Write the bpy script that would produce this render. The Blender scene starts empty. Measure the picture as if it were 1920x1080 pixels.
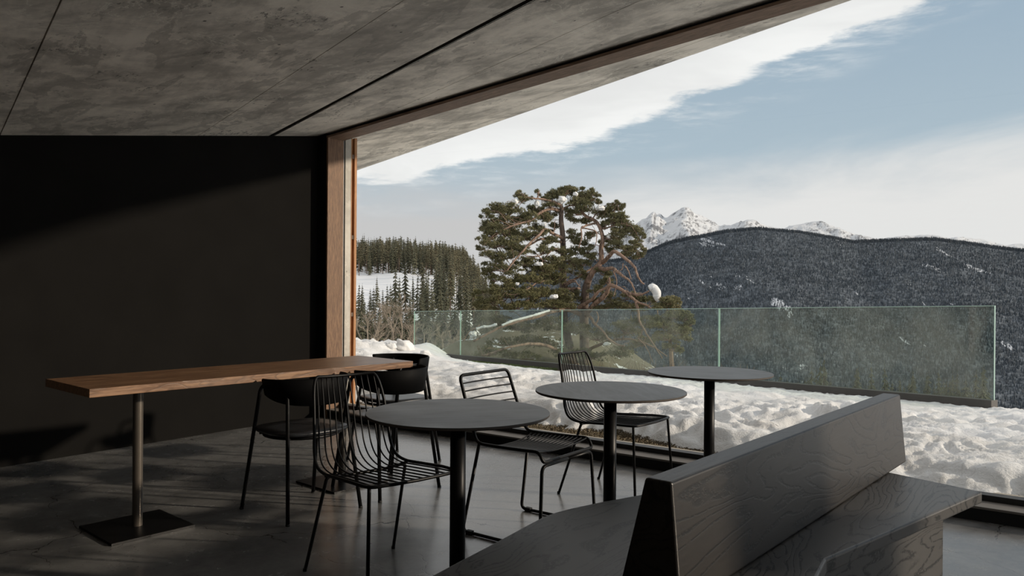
import bpy, math, random
from mathutils import Vector, Matrix, noise as mnoise
R = random.Random(11)

# ---------------------------------------------------------------- camera, sky, sun, exposure
SC = bpy.context.scene
COL = SC.collection
F_PX, EYE, ROLL = 1450.0, 1.214, 0.007
cam_d = bpy.data.cameras.new('camera'); cam = bpy.data.objects.new('camera', cam_d); COL.objects.link(cam)
cam_d.sensor_width = 36.0; cam_d.lens = F_PX / 1920.0 * 36.0
cam_d.clip_start = 0.05; cam_d.clip_end = 40000
cam.matrix_world = Matrix.Translation((0, 0, EYE)) @ Matrix.Rotation(math.radians(90), 4, 'X') @ Matrix.Rotation(ROLL, 4, 'Z')
SC.camera = cam
SC.view_settings.view_transform = 'Standard'
SC.view_settings.look = 'None'
SC.view_settings.gamma = 1.0
SC.view_settings.use_curve_mapping = False
SC.view_settings.exposure = 0.12

SUN_AZ = (0.985, -0.17)          # horizontal direction towards the sun
SUN_EL = math.radians(14.6)
sun_d = bpy.data.lights.new('sun', 'SUN'); sun = bpy.data.objects.new('sun', sun_d); COL.objects.link(sun)
sun_d.energy = 3.2; sun_d.angle = math.radians(1.6); sun_d.color = (1.0, 0.85, 0.68)
_to = Vector((SUN_AZ[0] * math.cos(SUN_EL), SUN_AZ[1] * math.cos(SUN_EL), math.sin(SUN_EL)))
sun.rotation_euler = _to.to_track_quat('Z', 'Y').to_euler()
sun.location = _to * 50


class NT:
    """small helper around a node tree"""
    def __init__(s, tree):
        s.t = tree; s.n = tree.nodes; s.l = tree.links
    def new(s, kind, **kw):
        nd = s.n.new(kind)
        for k, v in kw.items(): setattr(nd, k, v)
        return nd
    def put(s, sock, v):
        if isinstance(v, bpy.types.NodeSocket): s.l.new(v, sock)
        elif v is not None: sock.default_value = v
    def math(s, op, a, b=None, c=None, clamp=False):
        nd = s.new('ShaderNodeMath', operation=op, use_clamp=clamp)
        for i, v in enumerate((a, b, c)): s.put(nd.inputs[i], v)
        return nd.outputs[0]
    def mix(s, fac, a, b, blend='MIX'):
        nd = s.new('ShaderNodeMix', data_type='RGBA', blend_type=blend)
        s.put(nd.inputs[0], fac); s.put(nd.inputs[6], a); s.put(nd.inputs[7], b)
        return nd.outputs[2]
    def ramp(s, fac, stops):
        nd = s.new('ShaderNodeValToRGB')
        el = nd.color_ramp.elements
        while len(el) < len(stops): el.new(0.5)
        for e, (p, c) in zip(el, stops):
            e.position = p; e.color = c if len(c) == 4 else (*c, 1)
        s.put(nd.inputs[0], fac)
        return nd.outputs[0]
    def smooth(s, v, lo, hi):
        nd = s.new('ShaderNodeMapRange', interpolation_type='SMOOTHSTEP')
        s.put(nd.inputs[0], v); nd.inputs[1].default_value = lo; nd.inputs[2].default_value = hi
        return nd.outputs[0]
    def noise(s, vec, scale, detail=4, rough=0.55, dist=0.0):
        nd = s.new('ShaderNodeTexNoise')
        s.put(nd.inputs['Vector'], vec); nd.inputs['Scale'].default_value = scale
        nd.inputs['Detail'].default_value = detail; nd.inputs['Roughness'].default_value = rough
        nd.inputs['Distortion'].default_value = dist
        return nd.outputs[0]
    def mapping(s, vec, loc=(0, 0, 0), rot=(0, 0, 0), scale=(1, 1, 1)):
        nd = s.new('ShaderNodeMapping')
        s.put(nd.inputs[0], vec); nd.inputs[1].default_value = loc
        nd.inputs[2].default_value = rot; nd.inputs[3].default_value = scale
        return nd.outputs[0]


def rgb(r, g, b): return (r, g, b, 1.0)

# the sky: high cloud sheet with a bright edge, a strip of blue, pale haze towards the horizon
w = bpy.data.worlds.new('sky'); SC.world = w; w.use_nodes = True
t = NT(w.node_tree); t.n.clear()
tc = t.new('ShaderNodeTexCoord'); D = tc.outputs['Generated']
sx = t.new('ShaderNodeSeparateXYZ'); t.put(sx.inputs[0], D)
X_, Y_, Z_ = sx.outputs
st = t.mapping(D, rot=(0, 0, 0), scale=(2.0, 2.0, 7.0))
nA = t.noise(st, 2.6, 7, 0.62, 0.3)
nB = t.noise(t.mapping(D, loc=(3, 1, 5), scale=(1.2, 1.2, 5.0)), 2.2, 5, 0.6, 0.5)
nC = t.noise(t.mapping(D, loc=(7, 2, 1), scale=(1.5, 1.5, 9.0)), 6.0, 6, 0.65, 0.2)
# distance above the edge of the cloud sheet
curve = t.math('MULTIPLY', t.math('MULTIPLY', X_, X_), 0.25)
g = t.math('SUBTRACT', t.math('SUBTRACT', t.math('SUBTRACT', Z_, t.math('MULTIPLY', X_, 0.235)), curve), 0.168)
g1 = t.math('ADD', g, t.math('MULTIPLY', t.math('SUBTRACT', nA, 0.5), 0.07))
g1 = t.math('ADD', g1, t.math('MULTIPLY', t.math('SUBTRACT', nC, 0.5), 0.03))
sheet = t.smooth(g1, -0.006, 0.006)
wisp = t.math('MULTIPLY', t.smooth(nC, 0.44, 0.74), t.smooth(g, -0.06, 0.0))
sheet = t.math('MAXIMUM', sheet, t.math('MULTIPLY', wisp, 0.7))
blue = t.ramp(t.math('ADD', Z_, 0.0), [(0.0, (0.60, 0.61, 0.63)), (0.10, (0.53, 0.575, 0.615)), (0.17, (0.42, 0.52, 0.60)), (0.5, (0.23, 0.34, 0.48)), (1.0, (0.15, 0.25, 0.42))])
# low haze: bright on the right, greyer on the left
hz = t.math('SUBTRACT', 0.118, Z_)
hz = t.math('ADD', hz, t.math('MULTIPLY', X_, 0.10))
hz = t.math('ADD', hz, t.math('MULTIPLY', t.math('SUBTRACT', nB, 0.5), 0.13))
haze = t.smooth(hz, -0.035, 0.045)
hzc = t.mix(t.smooth(t.math('ADD', X_, t.math('MULTIPLY', t.math('SUBTRACT', nB, 0.5), 0.35)), -0.03, 0.17), rgb(0.585, 0.58, 0.585), rgb(0.79, 0.785, 0.78))
low = t.mix(haze, blue, hzc)
clc = t.mix(t.smooth(g1, 0.0, 0.11), rgb(0.93, 0.93, 0.925), rgb(0.72, 0.725, 0.735))
clc = t.mix(t.smooth(nB, 0.40, 0.70), clc, rgb(0.80, 0.80, 0.80))
skyc = t.mix(sheet, low, clc)
bg = t.new('ShaderNodeBackground'); t.put(bg.inputs[0], skyc); bg.inputs[1].default_value = 0.95
wo = t.new('ShaderNodeOutputWorld'); t.l.new(bg.outputs[0], wo.inputs[0])

# ---------------------------------------------------------------- object helpers
def link(o, parent=None):
    COL.objects.link(o)
    if parent is not None: o.parent = parent
    return o

def tag(o, label=None, cat=None, group=None, kind=None):
    if label: o['label'] = label
    if cat: o['category'] = cat
    if group: o['group'] = group
    if kind: o['kind'] = kind
    return o

def mesh(name, verts, faces, mat=None, parent=None, smooth=False, loc=None):
    me = bpy.data.meshes.new(name)
    me.from_pydata([tuple(v) for v in verts], [], faces)
    me.update()
    mats = mat if isinstance(mat, (list, tuple)) else [mat]
    for m in mats:
        if m is not None: me.materials.append(m)
    if smooth: me.shade_smooth()
    o = bpy.data.objects.new(name, me)
    if loc is not None: o.location = loc
    return link(o, parent)

def empty(name, loc=(0, 0, 0), rz=0.0):
    o = bpy.data.objects.new(name, None); o.location = loc; o.rotation_euler = (0, 0, rz)
    o.empty_display_size = 0.1
    return link(o)

def copy_tree(o, parent=None):
    c = o.copy(); COL.objects.link(c); c.parent = parent
    for ch in [q for q in o.children]: copy_tree(ch, c)
    return c

BOXF = [(0, 3, 2, 1), (4, 5, 6, 7), (0, 1, 5, 4), (1, 2, 6, 5), (2, 3, 7, 6), (3, 0, 4, 7)]
def box_v(x0, x1, y0, y1, z0, z1):
    return [(x0, y0, z0), (x1, y0, z0), (x1, y1, z0), (x0, y1, z0), (x0, y0, z1), (x1, y0, z1), (x1, y1, z1), (x0, y1, z1)]
def boxes(lst):
    V, F = [], []
    for b in lst:
        n = len(V); V += box_v(*b) if not isinstance(b[0], (tuple, list, Vector)) else list(b)
        F += [tuple(i + n for i in f) for f in BOXF]
    return V, F
def bevel(o, wd, seg=2):
    m = o.modifiers.new('bevel', 'BEVEL'); m.width = wd; m.segments = seg; m.limit_method = 'ANGLE'
    return o

def catmull(pts, n=6, closed=False):
    P = [Vector(p) for p in pts]; out = []; N = len(P)
    rng = N if closed else N - 1
    for i in range(rng):
        if closed: p0, p1, p2, p3 = P[(i - 1) % N], P[i], P[(i + 1) % N], P[(i + 2) % N]
        else: p0, p1, p2, p3 = P[max(i - 1, 0)], P[i], P[i + 1], P[min(i + 2, N - 1)]
        for k in range(n):
            s = k / n
            out.append(0.5 * ((2 * p1) + (p2 - p0) * s + (2 * p0 - 5 * p1 + 4 * p2 - p3) * s * s + (3 * p1 - p0 - 3 * p2 + p3) * s ** 3))
    if not closed: out.append(P[-1])
    return out

def fillet(pts, rad, n=5, closed=False):
    """round the corners of a polyline; rad is one value or one per point"""
    P = [Vector(p) for p in pts]; N = len(P); out = []
    for i in range(N):
        r = rad[i] if isinstance(rad, (list, tuple)) else rad
        if (not closed and i in (0, N - 1)) or r <= 0: out.append(P[i]); continue
        a, b, c = P[(i - 1) % N], P[i], P[(i + 1) % N]
        d1, d2 = (a - b), (c - b)
        k = min(r, d1.length * 0.49, d2.length * 0.49)
        p, q = b + d1.normalized() * k, b + d2.normalized() * k
        for j in range(n + 1):
            s = j / n
            out.append(p * (1 - s) ** 2 + b * 2 * s * (1 - s) + q * s * s)
    return out

def tube(pts, rad, sides=8, closed=False, cap=True):
    P = [Vector(p) for p in pts]; N = len(P)
    rads = rad if isinstance(rad, (list, tuple)) else [rad] * N
    V, F = [], []; up = None
    for i in range(N):
        if closed: tg = (P[(i + 1) % N] - P[(i - 1) % N])
        else: tg = P[min(i + 1, N - 1)] - P[max(i - 1, 0)]
        if tg.length < 1e-9: tg = Vector((0, 0, 1))
        tg.normalize()
        if up is None:
            up = Vector((0, 0, 1)) if abs(tg.z) < 0.9 else Vector((1, 0, 0))
        up = (up - tg * up.dot(tg))
        if up.length < 1e-6: up = tg.orthogonal()
        up.normalize(); sd = tg.cross(up)
        for k in range(sides):
            a = 2 * math.pi * k / sides
            V.append(P[i] + (up * math.cos(a) + sd * math.sin(a)) * rads[i])
    last = N if closed else N - 1
    for i in range(last):
        for k in range(sides):
            a, b = i * sides + k, i * sides + (k + 1) % sides
            c, d = ((i + 1) % N) * sides + (k + 1) % sides, ((i + 1) % N) * sides + k
            F.append((a, b, c, d))
    if cap and not closed:
        F.append(tuple(range(sides - 1, -1, -1))); F.append(tuple((N - 1) * sides + k for k in range(sides)))
    return V, F

def merge(parts):
    V, F = [], []
    for v, f in parts:
        n = len(V); V += list(v); F += [tuple(i + n for i in q) for q in f]
    return V, F

def lathe(prof, seg=48):
    V, F = [], []; n = len(prof)
    for r, z in prof:
        for k in range(seg):
            a = 2 * math.pi * k / seg
            V.append((r * math.cos(a), r * math.sin(a), z))
    for i in range(n - 1):
        for k in range(seg):
            F.append((i * seg + k, i * seg + (k + 1) % seg, (i + 1) * seg + (k + 1) % seg, (i + 1) * seg + k))
    F.append(tuple(range(seg - 1, -1, -1))); F.append(tuple((n - 1) * seg + k for k in range(seg)))
    return V, F

def ray(x, y):
    u, v = x - 960.0, y - 540.0
    return Vector(((u + v * ROLL) / F_PX, 1.0, -(v - u * ROLL) / F_PX))
def P(x, y, Y):      # the point of the place seen at photo position (x, y), Y metres ahead
    return Vector((0, 0, EYE)) + ray(x, y) * Y

def fbm(x, y, z=0.0, o=4, lac=2.0, gain=0.5):
    s, a, f = 0.0, 1.0, 1.0
    for _ in range(o):
        s += a * mnoise.noise((x * f, y * f, z * f + 7.3 * _)); a *= gain; f *= lac
    return s
def sstep(a, b, x):
    q = min(1, max(0, (x - a) / (b - a))); return q * q * (3 - 2 * q)
def lerp_tab(tab, x):
    if x <= tab[0][0]: return tab[0][1]
    for (a, b), (c, d) in zip(tab, tab[1:]):
        if x <= c: return b + (d - b) * (x - a) / (c - a)
    return tab[-1][1]

# ---------------------------------------------------------------- materials
def material(name):
    m = bpy.data.materials.new(name); m.use_nodes = True
    q = NT(m.node_tree); q.n.clear()
    out = q.new('ShaderNodeOutputMaterial'); bs = q.new('ShaderNodeBsdfPrincipled')
    q.l.new(bs.outputs[0], out.inputs[0])
    q.bs, q.out = bs, out
    q.co = q.new('ShaderNodeTexCoord').outputs['Object']
    q.geo = q.new('ShaderNodeNewGeometry')
    q.pos = q.geo.outputs['Position']
    return m, q
def setp(q, col=None, rough=None, metal=None, spec=None, bump=None, bstr=0.3, bdist=0.01):
    i = q.bs.inputs
    if col is not None: q.put(i['Base Color'], col)
    if rough is not None: q.put(i['Roughness'], rough)
    if metal is not None: q.put(i['Metallic'], metal)
    if spec is not None: q.put(i['Specular IOR Level'], spec)
    if bump is not None:
        b = q.new('ShaderNodeBump'); b.inputs['Strength'].default_value = bstr; b.inputs['Distance'].default_value = bdist
        q.put(b.inputs['Height'], bump); q.l.new(b.outputs[0], i['Normal'])

def mat_simple(name, col, rough=0.5, metal=0.0, var=0.12, vs=14, spec=None, bstr=0.08):
    m, q = material(name)
    n = q.noise(q.co, vs, 4)
    c = q.mix(n, rgb(*[v * (1 - var) for v in col]), rgb(*[v * (1 + var) for v in col]))
    setp(q, c, q.math('ADD', rough - 0.06, q.math('MULTIPLY', n, 0.12)), metal, spec, n, bstr, 0.002)
    return m

def mat_wood(name, dark, light, axis='Z', scale=1.0, rough=0.42, cath=0.5):
    """oak: long pores plus soft cathedral rings along the given local axis"""
    m, q = material(name)
    sc = {'X': (0.9, 14, 14), 'Y': (14, 0.9, 14), 'Z': (14, 14, 0.9)}[axis]
    v = q.mapping(q.co, scale=tuple(s * scale for s in sc))
    fine = q.noise(v, 5.0, 6, 0.7, 0.4)
    scb = {'X': (0.5, 5, 5), 'Y': (5, 0.5, 5), 'Z': (5, 5, 0.5)}[axis]
    vb = q.mapping(q.co, scale=tuple(s * scale for s in scb))
    big = q.noise(vb, 1.3, 3, 0.5, 0.8)
    ring = q.math('FRACT', q.math('MULTIPLY', big, 14.0))
    ring = q.math('ABSOLUTE', q.math('SUBTRACT', ring, 0.5))
    line = q.smooth(ring, 0.0, 0.16)
    line = q.math('MULTIPLY', q.math('SUBTRACT', 1.0, line), cath)
    pore = q.smooth(fine, 0.40, 0.66)
    c = q.mix(pore, rgb(*dark), rgb(*light))
    c = q.mix(line, c, rgb(*[d * 0.45 for d in dark]))
    h = q.math('SUBTRACT', fine, q.math('MULTIPLY', line, 0.7))
    setp(q, c, q.math('ADD', rough, q.math('MULTIPLY', fine, 0.12)), bump=h, bstr=0.25, bdist=0.002)
    return m

def mat_concrete(name, base, rough=0.75, stain=1.0):
    m, q = material(name)
    pos = q.mapping(q.pos, rot=(0, 0, math.radians(52)))          # x runs along the boards
    c0 = q.noise(pos, 1.7, 7, 0.66, 0.5)
    c1 = q.noise(q.mapping(pos, loc=(5, 3, 1)), 6.0, 7, 0.68, 0.6)
    streak = q.noise(q.mapping(pos, rot=(0, 0, 0.5), scale=(1.0, 7.0, 1.0)), 3.2, 6, 0.65, 0.3)
    k = q.math('ADD', q.math('MULTIPLY', c0, 0.62), q.math('ADD', q.math('MULTIPLY', c1, 0.26), q.math('MULTIPLY', streak, 0.12)))
    lo = tuple(v * (1 - 0.38 * stain) for v in base); hi = tuple(min(1, v * (1 + 0.30 * stain)) for v in base)
    c = q.mix(q.smooth(k, 0.38, 0.62), rgb(*lo), rgb(*hi))
    # flat damp stains with hard edges
    s1 = q.noise(q.mapping(pos, loc=(2.2, 9.1, 0), scale=(0.7, 1.3, 1)), 1.9, 7, 0.62, 0.3)
    st_ = q.math('MULTIPLY', q.smooth(s1, 0.54, 0.555), q.math('SUBTRACT', 1.0, q.smooth(s1, 0.58, 0.68)))
    c = q.mix(q.math('MULTIPLY', st_, 0.42 * stain), c, rgb(*[v * 0.36 for v in base]))
    # pale lime runs
    s2 = q.noise(q.mapping(pos, loc=(6.2, 1.1, 0)), 2.4, 6, 0.6, 1.6)
    run = q.math('SUBTRACT', 1.0, q.smooth(q.math('ABSOLUTE', q.math('SUBTRACT', s2, 0.5)), 0.0, 0.012))
    run = q.math('MULTIPLY', run, q.smooth(q.noise(pos, 1.1, 2), 0.50, 0.58))
    c = q.mix(q.math('MULTIPLY', run, 0.5), c, rgb(*[min(1, v * 1.5) for v in base]))
    # bug holes and scabbing
    vo = q.new('ShaderNodeTexVoronoi'); q.put(vo.inputs['Vector'], q.pos); vo.inputs['Scale'].default_value = 8.0
    hole = q.math('SUBTRACT', 1.0, q.smooth(vo.outputs['Distance'], 0.05, 0.085))
    gate = q.smooth(q.noise(q.pos, 2.3, 3), 0.50, 0.56)
    hole = q.math('MULTIPLY', hole, gate)
    sc_ = q.noise(q.mapping(pos, loc=(1, 4, 0), scale=(0.7, 1.3, 1)), 26, 5, 0.72)
    patch_ = q.smooth(q.noise(q.mapping(pos, loc=(8, 2.4, 0)), 1.9, 4, 0.6, 1.2), 0.56, 0.66)
    scab = q.math('MULTIPLY', q.smooth(sc_, 0.53, 0.58), patch_)
    dark = q.math('MAXIMUM', hole, q.math('MULTIPLY', scab, 0.75))
    c = q.mix(q.math('MULTIPLY', dark, stain), c, rgb(*[v * 0.10 for v in base]))
    setp(q, c, rough, bump=q.math('SUBTRACT', q.math('MULTIPLY', c1, 0.6), dark), bstr=0.35, bdist=0.004)
    return m

M = {}
M['ceil'] = mat_concrete('board_marked_concrete', (0.70, 0.655, 0.59))
M['wallconc'] = mat_concrete('grey_cast_concrete', (0.50, 0.47, 0.42), stain=0.5)
M['black'] = mat_simple('black_powder_coat', (0.0045, 0.0045, 0.005), 0.40, spec=0.22)
M['blackshell'] = mat_simple('black_moulded_shell', (0.003, 0.003, 0.0034), 0.6, spec=0.08)
M['blackseat'] = mat_simple('black_seat_finish', (0.02, 0.022, 0.026), 0.35)
M['void'] = mat_simple('black_recess', (0.006, 0.006, 0.006), 0.8)
M['rail'] = mat_simple('pale_metal_rail', (0.55, 0.53, 0.50), 0.35, 0.9)
M['darkwall'] = mat_simple('charcoal_wall', (0.010, 0.0095, 0.009), 0.95, var=0.25, vs=3, spec=0.04)
M['jamb'] = mat_wood('smoked_oak', (0.12, 0.060, 0.030), (0.265, 0.150, 0.080), 'Z', 2.2, 0.55, 0.35)
M['header'] = mat_wood('smoked_oak_header', (0.15, 0.092, 0.06), (0.27, 0.175, 0.12), 'X', 1.0, 0.55, 0.3)
M['larch'] = mat_wood('weathered_larch', (0.33, 0.15, 0.06), (0.50, 0.26, 0.12), 'Z', 1.2, 0.6, 0.3)
M['tablewood'] = mat_wood('oak_table_top', (0.15, 0.075, 0.038), (0.31, 0.175, 0.095), 'X', 1.0, 0.30, 0.5)
def mk_bench(name, lo, hi, ang):
    """black stained ash: fine straight pores and open cathedral figure"""
    m, q = material(name)
    v = q.mapping(q.co, rot=(0, 0, ang))
    big = q.noise(q.mapping(v, scale=(1.0, 5.0, 4.0)), 1.0, 3, 0.4, 0.5)
    ring = q.math('ABSOLUTE', q.math('SUBTRACT', q.math('FRACT', q.math('MULTIPLY', big, 20.0)), 0.5))
    line = q.math('SUBTRACT', 1.0, q.smooth(ring, 0.04, 0.20))
    fine = q.noise(q.mapping(v, scale=(5, 90, 90)), 2.0, 4, 0.7)
    brk = q.noise(q.mapping(v, scale=(20, 40, 40)), 3.0, 3)
    line = q.math('MULTIPLY', line, q.smooth(brk, 0.34, 0.52))
    c = q.mix(fine, rgb(*lo), rgb(*hi))
    c = q.mix(q.math('MULTIPLY', line, 0.9), c, rgb(*[x * 0.12 for x in lo]))
    h = q.math('SUBTRACT', q.math('MULTIPLY', fine, 0.4), line)
    setp(q, c, q.math('ADD', 0.34, q.math('MULTIPLY', fine, 0.12)), spec=0.35, bump=h, bstr=0.15, bdist=0.0015)
    return m
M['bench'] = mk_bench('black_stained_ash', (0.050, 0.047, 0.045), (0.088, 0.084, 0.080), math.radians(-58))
M['benchshade'] = mk_bench('black_stained_ash_shaded', (0.009, 0.007, 0.0055), (0.022, 0.0175, 0.014), 0.0)  # darker copy of the ash: shade on the back put into its colour
M['sill'] = mat_simple('dark_stone_sill', (0.15, 0.135, 0.12), 0.6, var=0.3, vs=8)
M['curb'] = mat_simple('black_metal_curb', (0.02, 0.02, 0.02), 0.5, 0.0, var=0.4, vs=30)
M['ledge'] = mat_simple('pale_outer_ledge', (0.42, 0.38, 0.32), 0.7, var=0.2, vs=20)
M['alu'] = mat_simple('grey_aluminium', (0.42, 0.41, 0.40), 0.5, 0.2)
M['foot'] = mat_simple('black_rubber', (0.012, 0.012, 0.012), 0.7)
M['legmetal'] = mat_simple('bronze_grey_metal', (0.11, 0.095, 0.08), 0.42, 0.5)

def mk_tabletop():
    m, q = material('dark_grey_table_top')
    s = q.noise(q.mapping(q.co, rot=(0, 0, 0.6), scale=(1.0, 7.0, 1.0)), 3.5, 6, 0.65, 0.5)
    n = q.noise(q.co, 5, 5, 0.6)
    k = q.math('ADD', q.math('MULTIPLY', s, 0.6), q.math('MULTIPLY', n, 0.4))
    c = q.mix(q.smooth(k, 0.44, 0.66), rgb(0.020, 0.0215, 0.023), rgb(0.070, 0.080, 0.087))
    setp(q, c, q.math('ADD', 0.30, q.math('MULTIPLY', n, 0.22)), bump=n, bstr=0.05, bdist=0.001)
    return m
M['top'] = mk_tabletop()
M['topedge'] = mat_simple('brown_core_edge', (0.050, 0.038, 0.029), 0.6)

def mk_floor():
    m, q = material('polished_concrete_floor')
    a = q.noise(q.pos, 1.1, 6, 0.62, 0.5); b = q.noise(q.pos, 6.0, 6, 0.65, 0.3); d = q.noise(q.pos, 60, 3, 0.6)
    k = q.math('ADD', q.math('MULTIPLY', a, 0.6), q.math('MULTIPLY', b, 0.4))
    c = q.mix(q.smooth(k, 0.34, 0.66), rgb(0.105, 0.105, 0.105), rgb(0.230, 0.229, 0.227))
    c = q.mix(q.smooth(d, 0.62, 0.75), c, rgb(0.06, 0.056, 0.052))
    # hairline cracks
    wob = q.new('ShaderNodeTexNoise'); q.put(wob.inputs['Vector'], q.pos); wob.inputs['Scale'].default_value = 3.2; wob.inputs['Detail'].default_value = 5
    vm = q.new('ShaderNodeVectorMath', operation='MULTIPLY_ADD')
    q.l.new(wob.outputs['Color'], vm.inputs[0]); vm.inputs[1].default_value = (0.34, 0.34, 0.0); q.put(vm.inputs[2], q.pos)
    vo = q.new('ShaderNodeTexVoronoi', feature='DISTANCE_TO_EDGE'); q.l.new(vm.outputs[0], vo.inputs['Vector']); vo.inputs['Scale'].default_value = 0.95
    cr = q.math('SUBTRACT', 1.0, q.smooth(vo.outputs['Distance'], 0.0005, 0.0022))
    cr = q.math('MULTIPLY', cr, q.smooth(q.noise(q.mapping(q.pos, loc=(3, 3, 0)), 1.3, 2), 0.40, 0.50))
    c = q.mix(cr, c, rgb(0.012, 0.011, 0.010))
    setp(q, c, q.math('ADD', 0.15, q.math('MULTIPLY', b, 0.20)), spec=0.8, bump=q.math('SUBTRACT', q.math('MULTIPLY', b, 0.3), cr), bstr=0.05, bdist=0.003)
    return m
M['floor'] = mk_floor()

def mk_glass(name, tint, refl, painted_sheen, sheen_col=(0.7, 0.7, 0.68)):
    m = bpy.data.materials.new(name); m.use_nodes = True
    q = NT(m.node_tree); q.n.clear()
    out = q.new('ShaderNodeOutputMaterial')
    tr = q.new('ShaderNodeBsdfTransparent'); tr.inputs[0].default_value = (*tint, 1)
    gl = q.new('ShaderNodeBsdfGlossy'); gl.inputs['Roughness'].default_value = 0.0; gl.inputs[0].default_value = (1, 1, 1, 1)
    lw = q.new('ShaderNodeLayerWeight'); lw.inputs[0].default_value = 0.25
    fr = q.math('ADD', refl, q.math('MULTIPLY', q.math('POWER', lw.outputs['Facing'], 4.0), 0.5))
    mx = q.new('ShaderNodeMixShader'); q.put(mx.inputs[0], fr); q.l.new(tr.outputs[0], mx.inputs[1]); q.l.new(gl.outputs[0], mx.inputs[2])
    res = mx.outputs[0]
    if painted_sheen > 0:  # milky reflection painted as a patchy pale diffuse layer
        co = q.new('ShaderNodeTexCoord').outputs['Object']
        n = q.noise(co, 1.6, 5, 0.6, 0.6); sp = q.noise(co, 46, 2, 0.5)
        df = q.new('ShaderNodeBsdfDiffuse'); df.inputs[0].default_value = (*sheen_col, 1)
        k = q.math('ADD', q.math('MULTIPLY', q.smooth(n, 0.30, 0.75), painted_sheen), q.math('MULTIPLY', q.smooth(sp, 0.74, 0.78), painted_sheen * 1.6))
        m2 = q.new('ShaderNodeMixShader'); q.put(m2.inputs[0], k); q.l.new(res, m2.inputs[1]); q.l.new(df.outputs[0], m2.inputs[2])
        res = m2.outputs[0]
    q.l.new(res, out.inputs[0])
    return m
M['glass'] = mk_glass('window_glass', (0.985, 0.99, 0.985), 0.012, 0.0)
M['balglass'] = mk_glass('green_glass_painted_sheen', (0.86, 0.92, 0.885), 0.02, 0.14, (0.60, 0.58, 0.52))  # milky reflection of sky and room put into the glass colour
M['glassedge'] = mat_simple('green_glass_edge', (0.42, 0.58, 0.52), 0.25)

def mk_snow(name, dirt=0.0):
    m, q = material(name)
    a = q.noise(q.pos, 0.9, 5, 0.6, 0.4); b = q.noise(q.pos, 14, 6, 0.65, 0.2); d = q.noise(q.pos, 70, 4, 0.6)
    c = q.mix(q.smooth(a, 0.35, 0.7), rgb(0.80, 0.805, 0.815), rgb(0.72, 0.71, 0.695))
    if dirt > 0:
        c = q.mix(q.math('MULTIPLY', q.smooth(q.noise(q.pos, 2.6, 6, 0.7, 0.6), 0.52, 0.74), dirt), c, rgb(0.42, 0.36, 0.29))
    h = q.math('ADD', q.math('MULTIPLY', b, 0.8), q.math('MULTIPLY', d, 0.25))
    setp(q, c, 0.65, spec=0.25, bump=h, bstr=0.55, bdist=0.03)
    return m
M['snow'] = mk_snow('crusted_snow', 0.35)
M['snowclean'] = mk_snow('fresh_snow')

def mk_soil():
    m, q = material('dry_turf_soil')
    a = q.noise(q.pos, 5, 6, 0.7); b = q.noise(q.pos, 40, 5, 0.7)
    c = q.mix(a, rgb(0.09, 0.060, 0.035), rgb(0.20, 0.145, 0.085))
    c = q.mix(q.smooth(b, 0.45, 0.65), c, rgb(0.06, 0.045, 0.028))
    setp(q, c, 0.9, bump=b, bstr=0.8, bdist=0.02)
    return m
M['soil'] = mk_soil()
M['drygrass'] = mat_simple('dry_straw_grass', (0.17, 0.135, 0.085), 0.8, var=0.5, vs=5)
M['greengrass'] = mat_simple('winter_green_grass', (0.10, 0.13, 0.055), 0.8, var=0.5, vs=3)
M['kerb'] = mat_simple('dark_balustrade_kerb', (0.075, 0.07, 0.065), 0.7, var=0.3, vs=6)

def mk_bark(name, lo, hi):
    m, q = material(name)
    a = q.noise(q.mapping(q.co, scale=(6, 6, 1.6)), 2.2, 5, 0.7); b = q.noise(q.co, 1.1, 2)
    c = q.mix(q.smooth(a, 0.36, 0.64), rgb(*[v * 0.45 for v in lo]), rgb(*hi))
    c = q.mix(q.smooth(b, 0.4, 0.6), c, q.mix(a, rgb(*lo), rgb(*hi)))
    setp(q, c, 0.85, bump=a, bstr=0.6, bdist=0.02)
    return m
M['bark'] = mk_bark('orange_pine_bark', (0.165, 0.102, 0.074), (0.36, 0.245, 0.18))
M['barkdark'] = mk_bark('grey_pine_bark', (0.085, 0.06, 0.046), (0.17, 0.125, 0.10))
def mk_leaf(name, lo, hi, sc=1.2, frost=0.0):
    m, q = material(name)
    n = q.noise(q.pos, sc, 4, 0.65)
    oi = q.new('ShaderNodeObjectInfo').outputs['Random']
    k = q.math('ADD', q.math('MULTIPLY', n, 0.75), q.math('MULTIPLY', oi, 0.3))
    c = q.mix(q.smooth(k, 0.25, 0.85), rgb(*lo), rgb(*hi))
    if frost > 0:
        f = q.noise(q.pos, 0.55, 5, 0.75)
        c = q.mix(q.math('MULTIPLY', q.smooth(f, 0.58, 0.68), frost), c, rgb(0.75, 0.77, 0.80))
    setp(q, c, 0.7, spec=0.2)
    return m
M['needles'] = mk_leaf('pine_needles', (0.105, 0.106, 0.052), (0.32, 0.295, 0.165), 1.6)
M['needlesyel'] = mk_leaf('yellow_green_needles', (0.155, 0.148, 0.07), (0.36, 0.315, 0.17), 1.6)
M['spruce'] = mk_leaf('dark_spruce_needles', (0.052, 0.055, 0.037), (0.130, 0.128, 0.082), 0.05)
M['forestpine'] = mk_leaf('forest_pine_needles', (0.070, 0.068, 0.042), (0.175, 0.155, 0.095), 0.05)
M['trunk'] = mat_simple('forest_trunk_bark', (0.13, 0.09, 0.065), 0.9, var=0.4, vs=0.6)
M['baretwig'] = mat_simple('pale_bare_twigs', (0.34, 0.285, 0.225), 0.9, var=0.3, vs=0.5)
M['farforest'] = mk_leaf('far_forest_painted_haze', (0.040, 0.051, 0.064), (0.072, 0.088, 0.106), 0.004)  # distance haze and blue skylight put into the needle colour

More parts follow.
